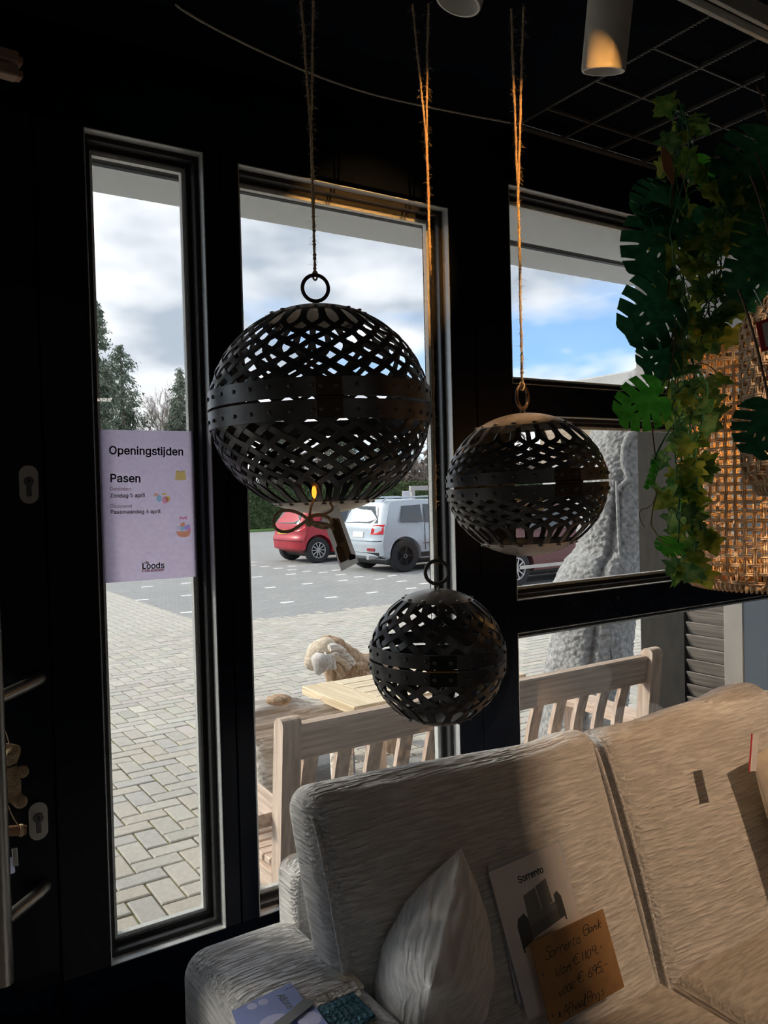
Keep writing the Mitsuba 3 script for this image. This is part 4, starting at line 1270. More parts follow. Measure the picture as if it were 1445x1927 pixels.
for poly, m in (([(.24, .12), (.78, .12), (.80, .78), (.5, .84), (.24, .76)], 'm_brownpic2'), ([(.30, .42), (.66, .42), (.68, .76), (.5, .82), (.32, .76)], 'm_brownpic'), ([(.10, .12), (.42, .14), (.46, .34), (.30, .42), (.12, .38), (.06, .2)], 'm_brownpic'), ([(.55, .1), (.92, .08), (.94, .14), (.7, .2)], 'm_ink')):
    part(tg, 'printed_shape', prism([(x * tw, y * thh) for x, y in poly], .0004, TM @ trimesh.transformations.translation_matrix([0, 0, .0003 if m == 'm_brownpic2' else .0008])), m)

# ---------------------------------------------------------------- ceiling track and spotlights
tk = thing('ceiling_track', 'white metal track rail along the black ceiling, top right', 'track')
YT_, ZT = .905, 2.500
part(tk, 'rail', cat([box((.2, YT_ - .019, ZT), (2.9, YT_ - .009, ZT + .035), .001), box((.2, YT_ + .009, ZT), (2.9, YT_ + .019, ZT + .035), .001), box((.2, YT_ - .019, ZT + .025), (2.9, YT_ + .019, ZT + .038), .001)]), 'm_whitemetal')
part(tk, 'conductor_slot', box((.21, YT_ - .008, ZT + .014), (2.89, YT_ + .008, ZT + .024)), 'm_gasket')


def spot(label, base, tip, r, target=None, power=0.0, cut=20.0, warm=WARM, L=None, soft=.45):
    k = thing('track_spotlight', label, 'spotlight', None)
    base, tip = np.asarray(base, float), np.asarray(tip, float)
    d = (tip - base) / np.linalg.norm(tip - base)
    L = L or np.linalg.norm(tip - base)
    M = frame(tip - d * L, np.cross(d, [0.2, 1, .3]), np.cross(d, np.cross(d, [0.2, 1, .3])))
    if M[:3, 2] @ d < 0:
        M = M @ np.diag([1, -1, -1, 1.0])
    prof = [(.0005, 0), (r * .93, 0), (r, .006), (r, L - .003), (r - .0015, L), (r - .005, L), (r - .005, L - .035), (.0005, L - .036)]
    part(k, 'housing', lathe(prof, 56, M), 'm_whitemetal', smooth=35)
    part(k, 'lens', lathe([(.0005, L - .030), (r - .0055, L - .030), (r - .0055, L - .027), (.0005, L - .027)], 32, M), 'm_paperblue')
    part(k, 'bracket', cat([cyl(tip - d * L * .75 + [0, 0, 0], [(tip - d * L * .75)[0], (tip - d * L * .75)[1], 2.515], .008, 12)]), 'm_whitemetal', smooth=35)
    if power > 0:
        p = tip + d * .004
        t = np.asarray(target, float)
        scene[k + '__light' if False else 'light_' + k] = {'type': 'spot', 'to_world': T().look_at(origin=p.tolist(), target=t.tolist(), up=[0.1, 0.2, 1]), 'intensity': {'type': 'rgb', 'value': [power * c for c in warm]}, 'cutoff_angle': cut, 'beam_width': cut * soft}
    return k


p2 = atr(1135, 135, 1.60)
spot('white cylindrical track spotlight lit from the left, fully in view at the top right', p2 + [-.028, -.07, .26], p2, .0365, p2 + np.array([.028, .07, -.26]) + [-.045, .03, 0], 0.9 * LAMP_POWER, 11.5, (1.0, .60, .30), soft=.7)
p1 = atr(861, 10, 1.52)
spot('white cylindrical track spotlight of which only the rim shows at the top edge', p1 + [.06, -.045, .22], p1 + [0, 0, .004], .038)
# unseen spotlights out of view, placed to light the strings, sofa and rattan lamps
b3, t3 = np.array([0.65, -0.90, 2.42]), np.array([0.965, 1.10, 2.24])
spot('unseen spotlight behind the camera, placed to light the strings', b3, b3 + (t3 - b3) / np.linalg.norm(t3 - b3) * .2, .0425, t3, 13.0 * LAMP_POWER, 6.0, (1.0, .46, .11), soft=.7)
b4, t4 = np.array([1.75, -0.50, 2.42]), np.array([1.80, 1.28, 0.84])
spot('unseen spotlight out of view, placed to light the right sofa cushion', b4, b4 + (t4 - b4) / np.linalg.norm(t4 - b4) * .2, .0425, t4, 2.6 * LAMP_POWER, 17.5, (1.0, .655, .39), soft=.8)
b5, t5 = np.array([0.55, -0.45, 2.42]), np.array([1.60, .92, 1.68])
spot('unseen spotlight behind the camera, placed to light the rattan lamps', b5, b5 + (t5 - b5) / np.linalg.norm(t5 - b5) * .2, .0425, t5, 6.0 * LAMP_POWER, 10.5, (1.0, .72, .45))

# added fill lamps behind the camera, softly brightening the room
for i, (x, y) in enumerate(((-1.6, -1.8), (0.9, -2.2), (-2.6, -3.6), (1.9, -3.8), (-0.2, -3.2))):
    k = thing('added_fill_lamp', 'added round fill lamp ' + ['nearest the entrance door side', 'nearest the sofa side', 'at the far left back', 'at the far right back', 'in the middle at the back'][i] + ' of the shop behind the camera', 'lamp', 'added fill lamps')
    part(k, 'housing', cyl([x, y, 2.50], [x, y, ZB], .15, 32), 'm_whitemetal', smooth=40)
    key = part(k, 'diffuser', cyl([x, y, 2.497], [x, y, 2.499], .135, 32), None)
    scene[key]['emitter'] = {'type': 'area', 'radiance': {'type': 'rgb', 'value': [5.0 * LAMP_POWER * c for c in (1.0, .92, .82)]}}

# ---------------------------------------------------------------- rattan lamps
def rattan(label, C, R, z0, z1, pitch, cord_to, bulb=None, tag_=False):
    k = thing('rattan_lamp', label, 'lamp', 'hanging rattan lamps')
    nv = int(round(2 * PI * R / pitch / 2)) * 2
    nh = int(round((z1 - z0) / pitch))
    sr = .052

    def prof(t):
        """radius and height along the side, t from 0 (bottom) to 1 (top), with rounded shoulders"""
        h = z1 - z0
        z = z0 + h * t
        d0, d1 = np.minimum(z - z0, sr), np.minimum(z1 - z, sr)
        r = R - (sr - np.sqrt(np.maximum(sr ** 2 - (sr - d0) ** 2, 0))) * .55 - (sr - np.sqrt(np.maximum(sr ** 2 - (sr - d1) ** 2, 0))) * .55
        return r, z
    tv = np.linspace(0, 1, nh * 4 + 1)
    rv, zv = prof(tv)
    ms = []
    for i in range(nv):
        for off in (-.0021, .0021):
            a = i * 2 * PI / nv + off / R
            rr = rv + .0022 * np.cos(PI * tv * nh + PI * i)
            ms.append(tube(np.stack([C[0] + rr * math.cos(a), C[1] + rr * math.sin(a), zv], 1), .0020, 5, caps=False))
    part(k, 'upright_strands', cat(ms), 'm_rattan', smooth=True, kind='stuff')
    ms = []
    aa = np.linspace(0, 2 * PI, nv * 4, endpoint=False)
    for j in range(nh):
        for off in (-.0021, .0021):
            t = (j + .5) / nh
            r, z = prof(np.array([t]))
            rr = r[0] - .0024 * np.cos(PI * (nh * t - .5) * 1.0) * 0 - .0024 * np.cos(aa * nv / 2 + PI * j)
            ms.append(tube(np.stack([C[0] + rr * np.cos(aa), C[1] + rr * np.sin(aa), np.full(len(aa), z[0] + off + .0008 * np.sin(aa * 5 + j))], 1), .0019, 5, closed=True))
    part(k, 'woven_strands', cat(ms), 'm_rattan', smooth=True, kind='stuff')
    for zz_, t in ((z0, 0.0), (z1, 1.0)):
        r = prof(np.array([t]))[0][0]
        part(k, 'rim', tube([[C[0] + r * math.cos(a), C[1] + r * math.sin(a), zz_] for a in np.linspace(0, 2 * PI, 80, endpoint=False)], .009, 8, closed=True), 'm_rattan', smooth=True)
        nw = int(2 * PI * r / .0105)
        ms = []
        for i in range(nw):
            a = i * 2 * PI / nw
            pts = []
            for b in np.linspace(0, 2 * PI, 9, endpoint=False):
                rr = r + .0115 * math.cos(b)
                z = zz_ + (.017 if zz_ == z0 else -.017) * .5 + .021 * math.sin(b)
                a2 = a + .02 * math.sin(b)
                pts.append([C[0] + rr * math.cos(a2), C[1] + rr * math.sin(a2), z])
            ms.append(tube(pts, .0034, 5, closed=True))
        part(k, 'rim_wrapping', cat(ms), 'm_rattan', smooth=True, kind='stuff')
    part(k, 'cord', tube([[C[0], C[1], z1 - .12], [C[0], C[1], cord_to]], .0035, 8), 'm_carblack', smooth=True, label='black cord')
    part(k, 'socket', cyl([C[0], C[1], z1 - .19], [C[0], C[1], z1 - .11], .02, 16), 'm_carblack', smooth=40)
    part(k, 'spider', cat([tube([[C[0], C[1], z1 - .12], [C[0] + R * .98 * math.cos(a), C[1] + R * .98 * math.sin(a), z1 - .02]], .003, 6) for a in (0, 2.1, 4.2)]), 'm_carblack', smooth=True)
    if bulb:
        b = ellipsoid([C[0], C[1], z1 - .235], [.032, .032, .045], 2)
        key = part(k, 'bulb', b, None, smooth=True, label='glowing warm bulb')
        scene[key]['emitter'] = {'type': 'area', 'radiance': {'type': 'rgb', 'value': [bulb * c for c in (1.0, .55, .16)]}}
    return k


CA = np.array([1.78, 1.085])
rattan('larger cylindrical rattan lampshade with a glowing bulb, right of the ivy', CA, .205, 1.428, 1.965, .0195, 2.6, bulb=18.0)
CB = np.array([1.422, .735])
rattan('smaller rattan lampshade with a red and white tag at the right edge', CB, .160, 1.642, 1.952, .0165, 2.6)
pt = at(1436, 640, .575)
tgk = thing('price_tag', 'red and white price tag hanging on the smaller rattan lampshade', 'tag')
o_, u_, v_ = at(1432, 663, .60), at(1452, 655, .60) - at(1432, 663, .60), at(1414, 612, .60) - at(1432, 663, .60)
TM = frame(o_, u_, v_)
hh_ = np.linalg.norm(v_)
part(tgk, 'red_border', prism([(0, 0), (.05, 0), (.05, hh_), (0, hh_)], .001, TM), 'm_redtag')
part(tgk, 'white_field', prism([(.011, .004), (.048, .004), (.048, hh_ - .004), (.011, hh_ - .004)], .0005, TM @ trimesh.transformations.translation_matrix([0, 0, .001])), 'm_paper')
part(tgk, 'string', tube([TM[:3, 3] + TM[:3, :3] @ np.array([.03, hh_, 0]), TM[:3, 3] + TM[:3, :3] @ np.array([.03, hh_, 0]) + [0, .02, .04]], .0008, 5), 'm_white')

# ---------------------------------------------------------------- hanging plants
def leaf_mesh(poly, size, fold=.18, curl=.25, sub=2, seed=0):
    v, f = trimesh.creation.triangulate_polygon(poly.segmentize(.16), engine='earcut')
    m = trimesh.Trimesh(np.column_stack([v, np.zeros(len(v))]), f, process=False)
    for _ in range(sub):
        m = m.subdivide()
    p = m.vertices.copy()
    x, y = p[:, 0], p[:, 1]
    z = fold * np.abs(x) - curl * (y * y * .5 + .25 * x * x) + .06 * (meshkit.noise(np.column_stack([x * 3, y * 3, x * 0 + seed]), seed) - .5)
    m.vertices = np.column_stack([x, y, z]) * size
    return m


IVY = Polygon([(0, 0), (.16, -.10), (.40, -.16), (.52, .02), (.40, .20), (.66, .30), (.80, .46), (.56, .52), (.36, .60), (.26, .82), (0, 1.12), (-.26, .82), (-.36, .60), (-.56, .52), (-.80, .46), (-.66, .30), (-.40, .20), (-.52, .02), (-.40, -.16), (-.16, -.10)])
a_ = np.linspace(0, 2 * PI, 60, endpoint=False)
heart = Polygon([(.62 * math.sin(t) * (1 + .08 * math.cos(t)), .40 - .62 * math.cos(t) + (.18 if abs(math.sin(t)) < .02 and math.cos(t) > 0 else 0) - .10 * math.exp(-(math.sin(t) / .25) ** 2) * (-1 if math.cos(t) > 0 else 1)) for t in a_]).buffer(0)
cut_ = []
for s in (-1, 1):
    for i, y in enumerate((.08, .30, .52, .72)):
        ang = .30 + .12 * i
        x0_, y0_ = s * (.27 if i < 3 else .20), y + .06
        cut_.append(Polygon([(x0_, y0_), (s * .85, y0_ + .85 * math.sin(ang) * .55 - .02 - .015), (s * .85, y0_ + .85 * math.sin(ang) * .55 + .045)]).buffer(.012))
    cut_.append(affinity.scale(Point(s * .09, .58).buffer(.03), .7, 1.6))
MON = heart.difference(unary_union(cut_))
MON = max(getattr(MON, 'geoms', [MON]), key=lambda g: g.area).simplify(.008)
ivy_protos = [(mikit.ply(leaf_mesh(IVY, 1.0, .15 + .1 * i, .2 + .12 * i, 1, i), 'm_ivy_a', smooth=True)) for i in range(3)]
mon_protos = [(mikit.ply(leaf_mesh(MON, 1.0, .10 + .12 * i, .45 + .2 * i, 2, 20 + i), 'm_monstera', smooth=True)) for i in range(2)]


def leaf_T(p, face_dir, tipdir, s):
    n_ = np.asarray(face_dir, float)
    n_ /= np.linalg.norm(n_)
    y = np.asarray(tipdir, float)
    y = y - n_ * (y @ n_)
    y /= np.linalg.norm(y)
    M = np.eye(4)
    M[:3, 0], M[:3, 1], M[:3, 2], M[:3, 3] = np.cross(y, n_) * s, y * s, n_ * s, p
    return M


def ivy(label, spine, n, spread, seed, sizes=(.030, .046), strands=3, mats=('m_ivy_a', 'm_ivy_b', 'm_ivy_c')):
    """Garland around the polyline spine (top first); leaves face the room or the window."""
    r_ = np.random.default_rng(seed)
    k = thing('ivy_garland', label, 'plant', 'artificial ivy garlands')
    sp = bezier(spine, 120)
    ms = []
    for s in range(strands):
        w = np.cumsum(r_.normal(size=(120, 3)), 0) * .0016
        w -= np.linspace(0, 1, 120)[:, None] * w[-1] * .5
        off = r_.normal(0, spread * .28, 3) * [1, 1, 0]
        ms.append((sp + w + off * np.sin(np.linspace(.2, 3.0, 120))[:, None]))
    part(k, 'stems', cat([tube(m, .0016, 6) for m in ms]), 'm_stem', smooth=True)
    tw = []
    for i in range(n):
        st = ms[r_.integers(strands)]
        t = (i + r_.random()) / n
        b = st[int(t * 119)]
        wd = spread * (np.interp(t, [0, .15, .6, 1], [.7, 1, .95, .6]) if not callable(spread) else 1)
        d = r_.normal(size=3) * [1, .8, .45]
        d /= np.linalg.norm(d)
        p = b + d * wd * r_.uniform(.3, 1.05) + [0, 0, -.01]
        tw.append(tube(bezier([b, (b + p) / 2 + [0, 0, .012], p], 6), .0010, 5, caps=False))
        view = CAM - p
        view /= np.linalg.norm(view)
        fd = view * (1 if r_.random() < .75 else -.6) + r_.normal(0, .55, 3)
        td = np.array([0, 0, -1.0]) + d * .8 + r_.normal(0, .35, 3)
        part(k, 'leaf', ivy_protos[r_.integers(3)], mats[r_.integers(len(mats))], to_world=leaf_T(p, fd, td, r_.uniform(*sizes)))
    part(k, 'leaf_stalks', cat(tw), 'm_stem', smooth=True, kind='stuff')
    return k, sp


G = lambda x, y, Y=1.04: at(x, y, Y)
kk, sp1 = ivy('long ivy garland hanging from the ceiling left of the larger rattan lamp', [G(1283, 196), G(1272, 330), G(1278, 480), G(1285, 640), G(1290, 760), G(1282, 880), G(1292, 980), G(1310, 1085)], 118, .052, 5)
ivy('short ivy garland spreading above the larger rattan lamp', [G(1405, 345, .98), G(1375, 400, .98), G(1362, 500, .98), G(1350, 570, .99), G(1340, 640, .99)], 62, .050, 6)
ivy('thin ivy tendril trailing down the front of the larger rattan lamp', [at(1318, 700, .93), at(1345, 790, .925), at(1335, 900, .92), at(1330, 960, .92), at(1320, 1070, .93)], 26, .026, 7, (.028, .040), 1, ('m_ivy_b', 'm_ivy_c'))

mon = [  # pixel of the stalk end, pixel of the tip, depth, size, bright, facing offset
    ('large dark monstera leaf, uppermost at the left of the long ivy', (1262, 366), (1205, 392), 1.06, .098, 0, (-.3, -.9, .5)),
    ('large dark monstera leaf below the uppermost one, hanging before the window', (1262, 415), (1222, 492), 1.05, .128, 0, (-.5, -.8, .25)),
    ('dark monstera leaf to the right of the long ivy', (1300, 410), (1330, 500), 1.08, .110, 0, (-.2, -.9, .2)),
    ('feathered monstera leaf with deep slits standing out against the sky', (1255, 560), (1196, 620), 1.05, .125, 2, (-.1, -.75, .15)),
    ('monstera leaf with deep slits below the feathered one', (1262, 655), (1212, 690), 1.05, .085, 2, (-.2, -.8, .3)),
    ('bright green monstera leaf in front of the crossbar', (1240, 745), (1178, 775), 1.02, .088, 1, (-.5, -.9, .1)),
    ('very large dark monstera leaf at the right edge under the ceiling', (1462, 285), (1395, 345), .92, .150, 0, (-.45, -.9, .15)),
    ('bright monstera leaf behind the dark leaves at the right edge', (1440, 370), (1425, 430), .95, .08, 1, (-.3, -.9, 0)),
    ('dark monstera leaf just above the smaller rattan lamp', (1455, 480), (1412, 545), .80, .105, 0, (-.5, -.85, .25)),
    ('dark monstera leaf at the right edge between the other dark ones', (1462, 425), (1415, 468), .86, .100, 0, (-.4, -.85, .4)),
    ('grey-green monstera leaf on the front of the smaller rattan lamp', (1450, 770), (1424, 850), .57, .062, 0, (-.6, -.8, .2)),
    ('narrow bright monstera leaf seen edge-on beside the ivy stems', (1228, 872), (1238, 920), 1.01, .050, 1, (.75, -.55, 0)),
    ('small bright monstera leaf at the tip of the lowest brown stalk', (1276, 1022), (1225, 1040), 1.00, .052, 1, (-.1, -.5, .85)),
    ('small monstera leaf curling at the top of the long ivy', (1310, 300), (1322, 345), 1.03, .06, 1, (-.2, -.9, .3)),
]
for n_, (lb, a, b, Y, s, br, fd) in enumerate(mon):
    k = thing('monstera_leaf', lb, 'leaf', None)
    pa, pb = at(*a, Y), at(*b, Y)
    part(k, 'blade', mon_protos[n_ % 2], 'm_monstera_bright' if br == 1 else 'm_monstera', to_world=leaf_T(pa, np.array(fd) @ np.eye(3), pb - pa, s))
    tgt = sp1[int(np.argmin(np.abs(sp1[:, 2] - (pa[2] + .10))))] if a[0] < 1350 else pa + np.array([.03, .06, .16])
    part(k, 'stalk', tube(bezier([pa, (pa + tgt) / 2 + [0, 0, .015], tgt], 10), .0018, 6), 'm_stembrown' if br != 1 else 'm_stem', smooth=True)
k = thing('plant_roots', 'pale aerial root and brown stalk hanging left of the long ivy', 'root')
part(k, 'brown_stalk', tube(bezier([at(1270, 600, 1.02), at(1262, 700, 1.02), at(1240, 790, 1.02), at(1228, 800, 1.02), at(1232, 850, 1.02), at(1240, 880, 1.02)], 40), .0014, 6), 'm_stembrown', smooth=True)
part(k, 'pale_root', tube(bezier([at(1238, 920, 1.01), at(1230, 950, 1.01), at(1225, 985, 1.01), at(1232, 1000, 1.01), at(1245, 1020, 1.01), at(1262, 1026, 1.0)], 30), .0016, 6), 'm_root', smooth=True)
part(k, 'pale_root', tube(bezier([at(1236, 925, 1.01), at(1220, 955, 1.01), at(1206, 960, 1.01), at(1204, 975, 1.01), at(1213, 992, 1.01)], 24), .0009, 6), 'm_root', smooth=True)
k = thing('paper_label', 'brown paper label hidden among the ivy leaves near the ceiling', 'label')
o_, u_, v_ = at(1262, 345, .985), at(1275, 340, .985) - at(1262, 345, .985), at(1260, 290, .985) - at(1262, 345, .985)
part(k, 'paper', prism([(-.012, .03), (.004, -.004), (.012, .0), (.022, .045), (.008, .068), (-.002, .066)], .0008, frame(o_, u_, v_)), 'm_kraft')
lt = thing('string_lights', 'thin green string of small lights wound through the long ivy', 'string lights')
w = bezier([G(1275, 210, 1.0), G(1290, 330, 1.0), G(1262, 450, 1.0), G(1288, 560, 1.0), G(1282, 700, 1.0), G(1268, 790, 1.0), G(1290, 880, 1.0), G(1275, 960, 1.0), G(1300, 1020, .995), G(1322, 1098, .99)], 120)
w += np.column_stack([np.sin(np.arange(120) * .9), np.cos(np.arange(120) * .8), np.zeros(120)]) * .003
part(lt, 'wire', tube(w, .0013, 6), 'm_stem', smooth=True)
for i in range(6, 118, 8):
    b = ellipsoid(w[i] + [.004, -.006, -.004], [.0022, .0022, .0045], 1)
    part(lt, 'bulb', b, 'm_white', smooth=True)

# ---------------------------------------------------------------- sofa
sofa = thing('sofa', 'light grey slub fabric sofa with high back cushions in front of the window', 'sofa')
YB0, ZB0 = 1.150, 0.575     # lower front edge of the back cushions
LEAN = math.radians(19.5)


def tilt(m, x, w=0.0):
    """A mesh built upright (x across, y depth, z up from its lower front edge) leant back and put at x."""
    M = np.eye(4)
    M[:3, :3] = rot([1, 0, 0], -math.degrees(LEAN))
    M[:3, 3] = [x, YB0, ZB0]
    return placed(m, M)


HC, DC = .535, .125
for i, (xa, xb) in enumerate(((.690, 1.452), (1.462, 2.185))):
    m = rbox(((xb - xa) / 2, DC / 2, (HC + .10) / 2), .042, 44, (0.0, .030, .006))
    v = m.vertices
    v[:, 2] += (HC - .10) / 2
    v[:, 1] += DC / 2
    # the upper corners flare a little; shallow puckers along the edges
    u = v[:, 0] / ((xb - xa) / 2)
    if i == 1:
        v[:, 2] += .030 * np.clip(v[:, 2] / HC - .3, 0, 1) * np.exp(-((u - .68) / .30) ** 2) - .012 * np.clip(v[:, 2] / HC - .3, 0, 1) * np.exp(-((u + .45) / .3) ** 2)
        v[:, 2] -= .07 * np.clip(v[:, 2] / HC - .3, 0, 1) * np.clip((u - .80) / .2, 0, 1) ** 1.5
    else:
        v[:, 2] += .048 * np.clip(v[:, 2] / HC - .3, 0, 1) * np.clip((.6 - u) / 1.6, 0, 1)
        v[:, 2] += .016 * np.clip(v[:, 2] / HC - .3, 0, 1) * np.clip((u - .2) / .6, 0, 1) ** 2 * np.exp(-((u - .85) / .3) ** 2)
    v[:, 1] += .006 * (meshkit.fbm(np.column_stack([v[:, 0] * 5, v[:, 2] * 5, v[:, 0] * 0 + i]), 3, 4) - .5)
    m.vertices = v
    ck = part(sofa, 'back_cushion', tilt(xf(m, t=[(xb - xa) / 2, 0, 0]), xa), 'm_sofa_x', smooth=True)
    for sx in (0.010, xb - xa - .010):
        e = .0035
        path = [[sx, .022 - e, -.06], [sx, .016 - e, .0], [sx, .004, .15], [sx, .002, .32], [sx, .008, HC - .06], [sx, .030, HC - .018], [sx, .06, HC - .002]]
        part(ck, 'piping', tilt(tube(bezier(path, 40), .0046, 8), xa), 'm_sofa_x', smooth=True)
# back frame behind the cushions, arms, seat
m = rbox((.80, .055, .42), .035, 24, (0, .004, 0))
part(sofa, 'back_frame', xf(m, t=[1.512, 1.490, .485]), 'm_sofa_x', smooth=True)
for xa, xb in ((.490, .735), (2.21, 2.44)):
    m = rbox(((xb - xa) / 2, .47, .36), .050, 30, (.004, 0, .010))
    part(sofa, 'armrest', xf(m, t=[(xa + xb) / 2, 1.505 - .47, .440]), 'm_sofa_x', smooth=True)
for xa, xb in ((.735, 1.470), (1.474, 2.21)):
    m = rbox(((xb - xa) / 2, .34, .085), .045, 30, (0, .006, .018))
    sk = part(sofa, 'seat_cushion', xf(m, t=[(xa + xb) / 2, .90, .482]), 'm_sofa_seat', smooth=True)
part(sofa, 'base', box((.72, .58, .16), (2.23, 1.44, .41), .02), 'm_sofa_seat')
for x in (.56, 2.38):
    for y in (.63, 1.42):
        part(sofa, 'foot', cyl([x, y, ZF], [x, y, .17], .022, 16), 'm_carblack', smooth=40)


def pillow_mesh(s, t, n=48, seed=0, pinch=.16):
    u = np.linspace(-1, 1, n + 1)
    A, B = np.meshgrid(u, u, indexing='ij')
    sh = 1 - pinch * (1 - np.abs(A) ** 2) * 0
    x = A * (1 - pinch * (B ** 2 < 2) * (1 - np.abs(A)) * 0)
    e = (1 - np.abs(A) ** 2.4) * (1 - np.abs(B) ** 2.4)
    z = t * np.maximum(e, 0) ** .62
    X = A * (1 - pinch * .55 * (1 - B ** 2)) * s
    Y = B * (1 - pinch * .55 * (1 - A ** 2)) * s
    nz = meshkit.fbm(np.stack([A * 2.6, B * 2.6, A * 0 + seed], -1), 4, seed) - .5
    V1 = np.stack([X, Y, z * (1 + .25 * nz) + .002], -1).reshape(-1, 3)
    V2 = np.stack([X, Y, -z * (1 + .25 * nz) - .002], -1).reshape(-1, 3)
    idx = np.arange((n + 1) ** 2).reshape(n + 1, n + 1)
    q_ = np.stack([idx[:-1, :-1], idx[1:, :-1], idx[1:, 1:], idx[:-1, 1:]], -1).reshape(-1, 4)
    k_ = (n + 1) ** 2
    ed = np.concatenate([idx[0, :-1], idx[:-1, -1], idx[-1, :0:-1], idx[:0:-1, 0]])
    en = np.roll(ed, -1)
    side_ = np.stack([ed, en, en + k_, ed + k_], 1)
    Q = np.vstack([q_, q_[:, ::-1] + k_, side_])
    return trimesh.Trimesh(np.vstack([V1, V2]), np.vstack([Q[:, [0, 1, 2]], Q[:, [0, 2, 3]]]), process=False)


pil = thing('throw_pillow', 'pale grey slub fabric cushion standing on a corner against the sofa back', 'cushion')
apex = atr(868, 1597, 1.69)
near_ = atr(812, 1856, 1.482)
dz = apex - near_
PS = np.linalg.norm(dz) / 2 * 1.02
pm = pillow_mesh(PS, .098, 56, 3, .09)
# local corner (1,1) goes to the apex, corner (-1,1) to the near corner
yv = dz / np.linalg.norm(dz)
nrm = np.array([-.90, .42, .10])
nrm -= yv * (nrm @ yv)
M = leaf_T(np.zeros(3), nrm, yv, 1.0)
M[:3, 3] = (apex + near_) / 2 - M[:3, 0] * PS
PIL_M = M
fabric('m_pillow', (M[:3, 1], M[:3, 0], M[:3, 2] * .25), (0.64, 0.645, 0.655), (0.90, 0.90, 0.91), 16.0, 200.0, 0.0035)
part(pil, 'cover', placed(pm, M), 'm_pillow', smooth=True)


# ---------------------------------------------------------------- price sign, card and samples on the sofa
def on_cushion(px, py, off):
    """Where the pixel's ray meets the plane off in front of the leaning back cushion."""
    r = np.array([px - 722.5, py - 963.5, F_PX]) @ AXES
    n_ = np.array([0, -math.cos(LEAN), math.sin(LEAN)])
    p0 = np.array([0, YB0, ZB0]) + n_ * off
    return CAM + r * ((p0 - CAM) @ n_) / (r @ n_)


def sheet(k, name, tl, tr, bl, off, m, th=.0008):
    a, b, c = on_cushion(*tl, off), on_cushion(*tr, off), on_cushion(*bl, off)
    M = frame(c, b - a, a - c)
    w_, h_ = np.linalg.norm(b - a), np.linalg.norm(a - c)
    part(k, name, prism([(0, 0), (w_, 0), (w_, h_), (0, h_)], th, M @ trimesh.transformations.translation_matrix([0, 0, 0])), m)
    return M @ trimesh.transformations.translation_matrix([0, 0, th]), w_, h_


sg = thing('price_sign', 'white printed sheet with a bold heading and a sofa picture, leaning on the back cushion', 'sign')
sheet(sg, 'backing_sheet', (925, 1626), (1060, 1580), (975, 1890), .034, 'm_paperblue')
SM, sw, sh_ = sheet(sg, 'sheet', (945, 1633), (1073, 1577), (993, 1920), .042, 'm_paper')
tmat = lambda dx, dy, dz=0.0: trimesh.transformations.translation_matrix([dx, dy, dz])
tx = text('Sorrento', .0125, .0004, True)
part(sg, 'heading', placed(tx, SM @ tmat(sw * .33, sh_ * .845) @ np.diag([min(1, sw * .46 / tx.extents[0]), 1, 1, 1])), 'm_ink', label='bold black heading')
F2 = lambda pts: [(x * sw, y * sh_) for x, y in pts]
for pts, m in (([(.22, .45), (.80, .50), (.80, .62), (.22, .58)], 'm_sofapic'), ([(.33, .575), (.345, .755), (.52, .775), (.53, .60)], 'm_sofapic_light'), ([(.54, .60), (.53, .78), (.69, .80), (.70, .63)], 'm_sofapic_light'),
               ([(.33, .545), (.74, .575), (.73, .625), (.33, .595)], 'm_sofapic_light'), ([(.17, .42), (.33, .455), (.33, .60), (.29, .645), (.20, .625), (.17, .58)], 'm_sofapic_dark'), ([(.735, .50), (.83, .50), (.83, .64), (.79, .685), (.735, .67)], 'm_sofapic_dark'), ([(.175, .40), (.19, .40), (.19, .425), (.175, .42)], 'm_ink'), ([(.81, .475), (.825, .475), (.825, .50), (.81, .50)], 'm_ink')):
    part(sg, 'sofa_picture', prism(F2(pts), .0002 if m == 'm_sofapic' else .00035, SM), m)

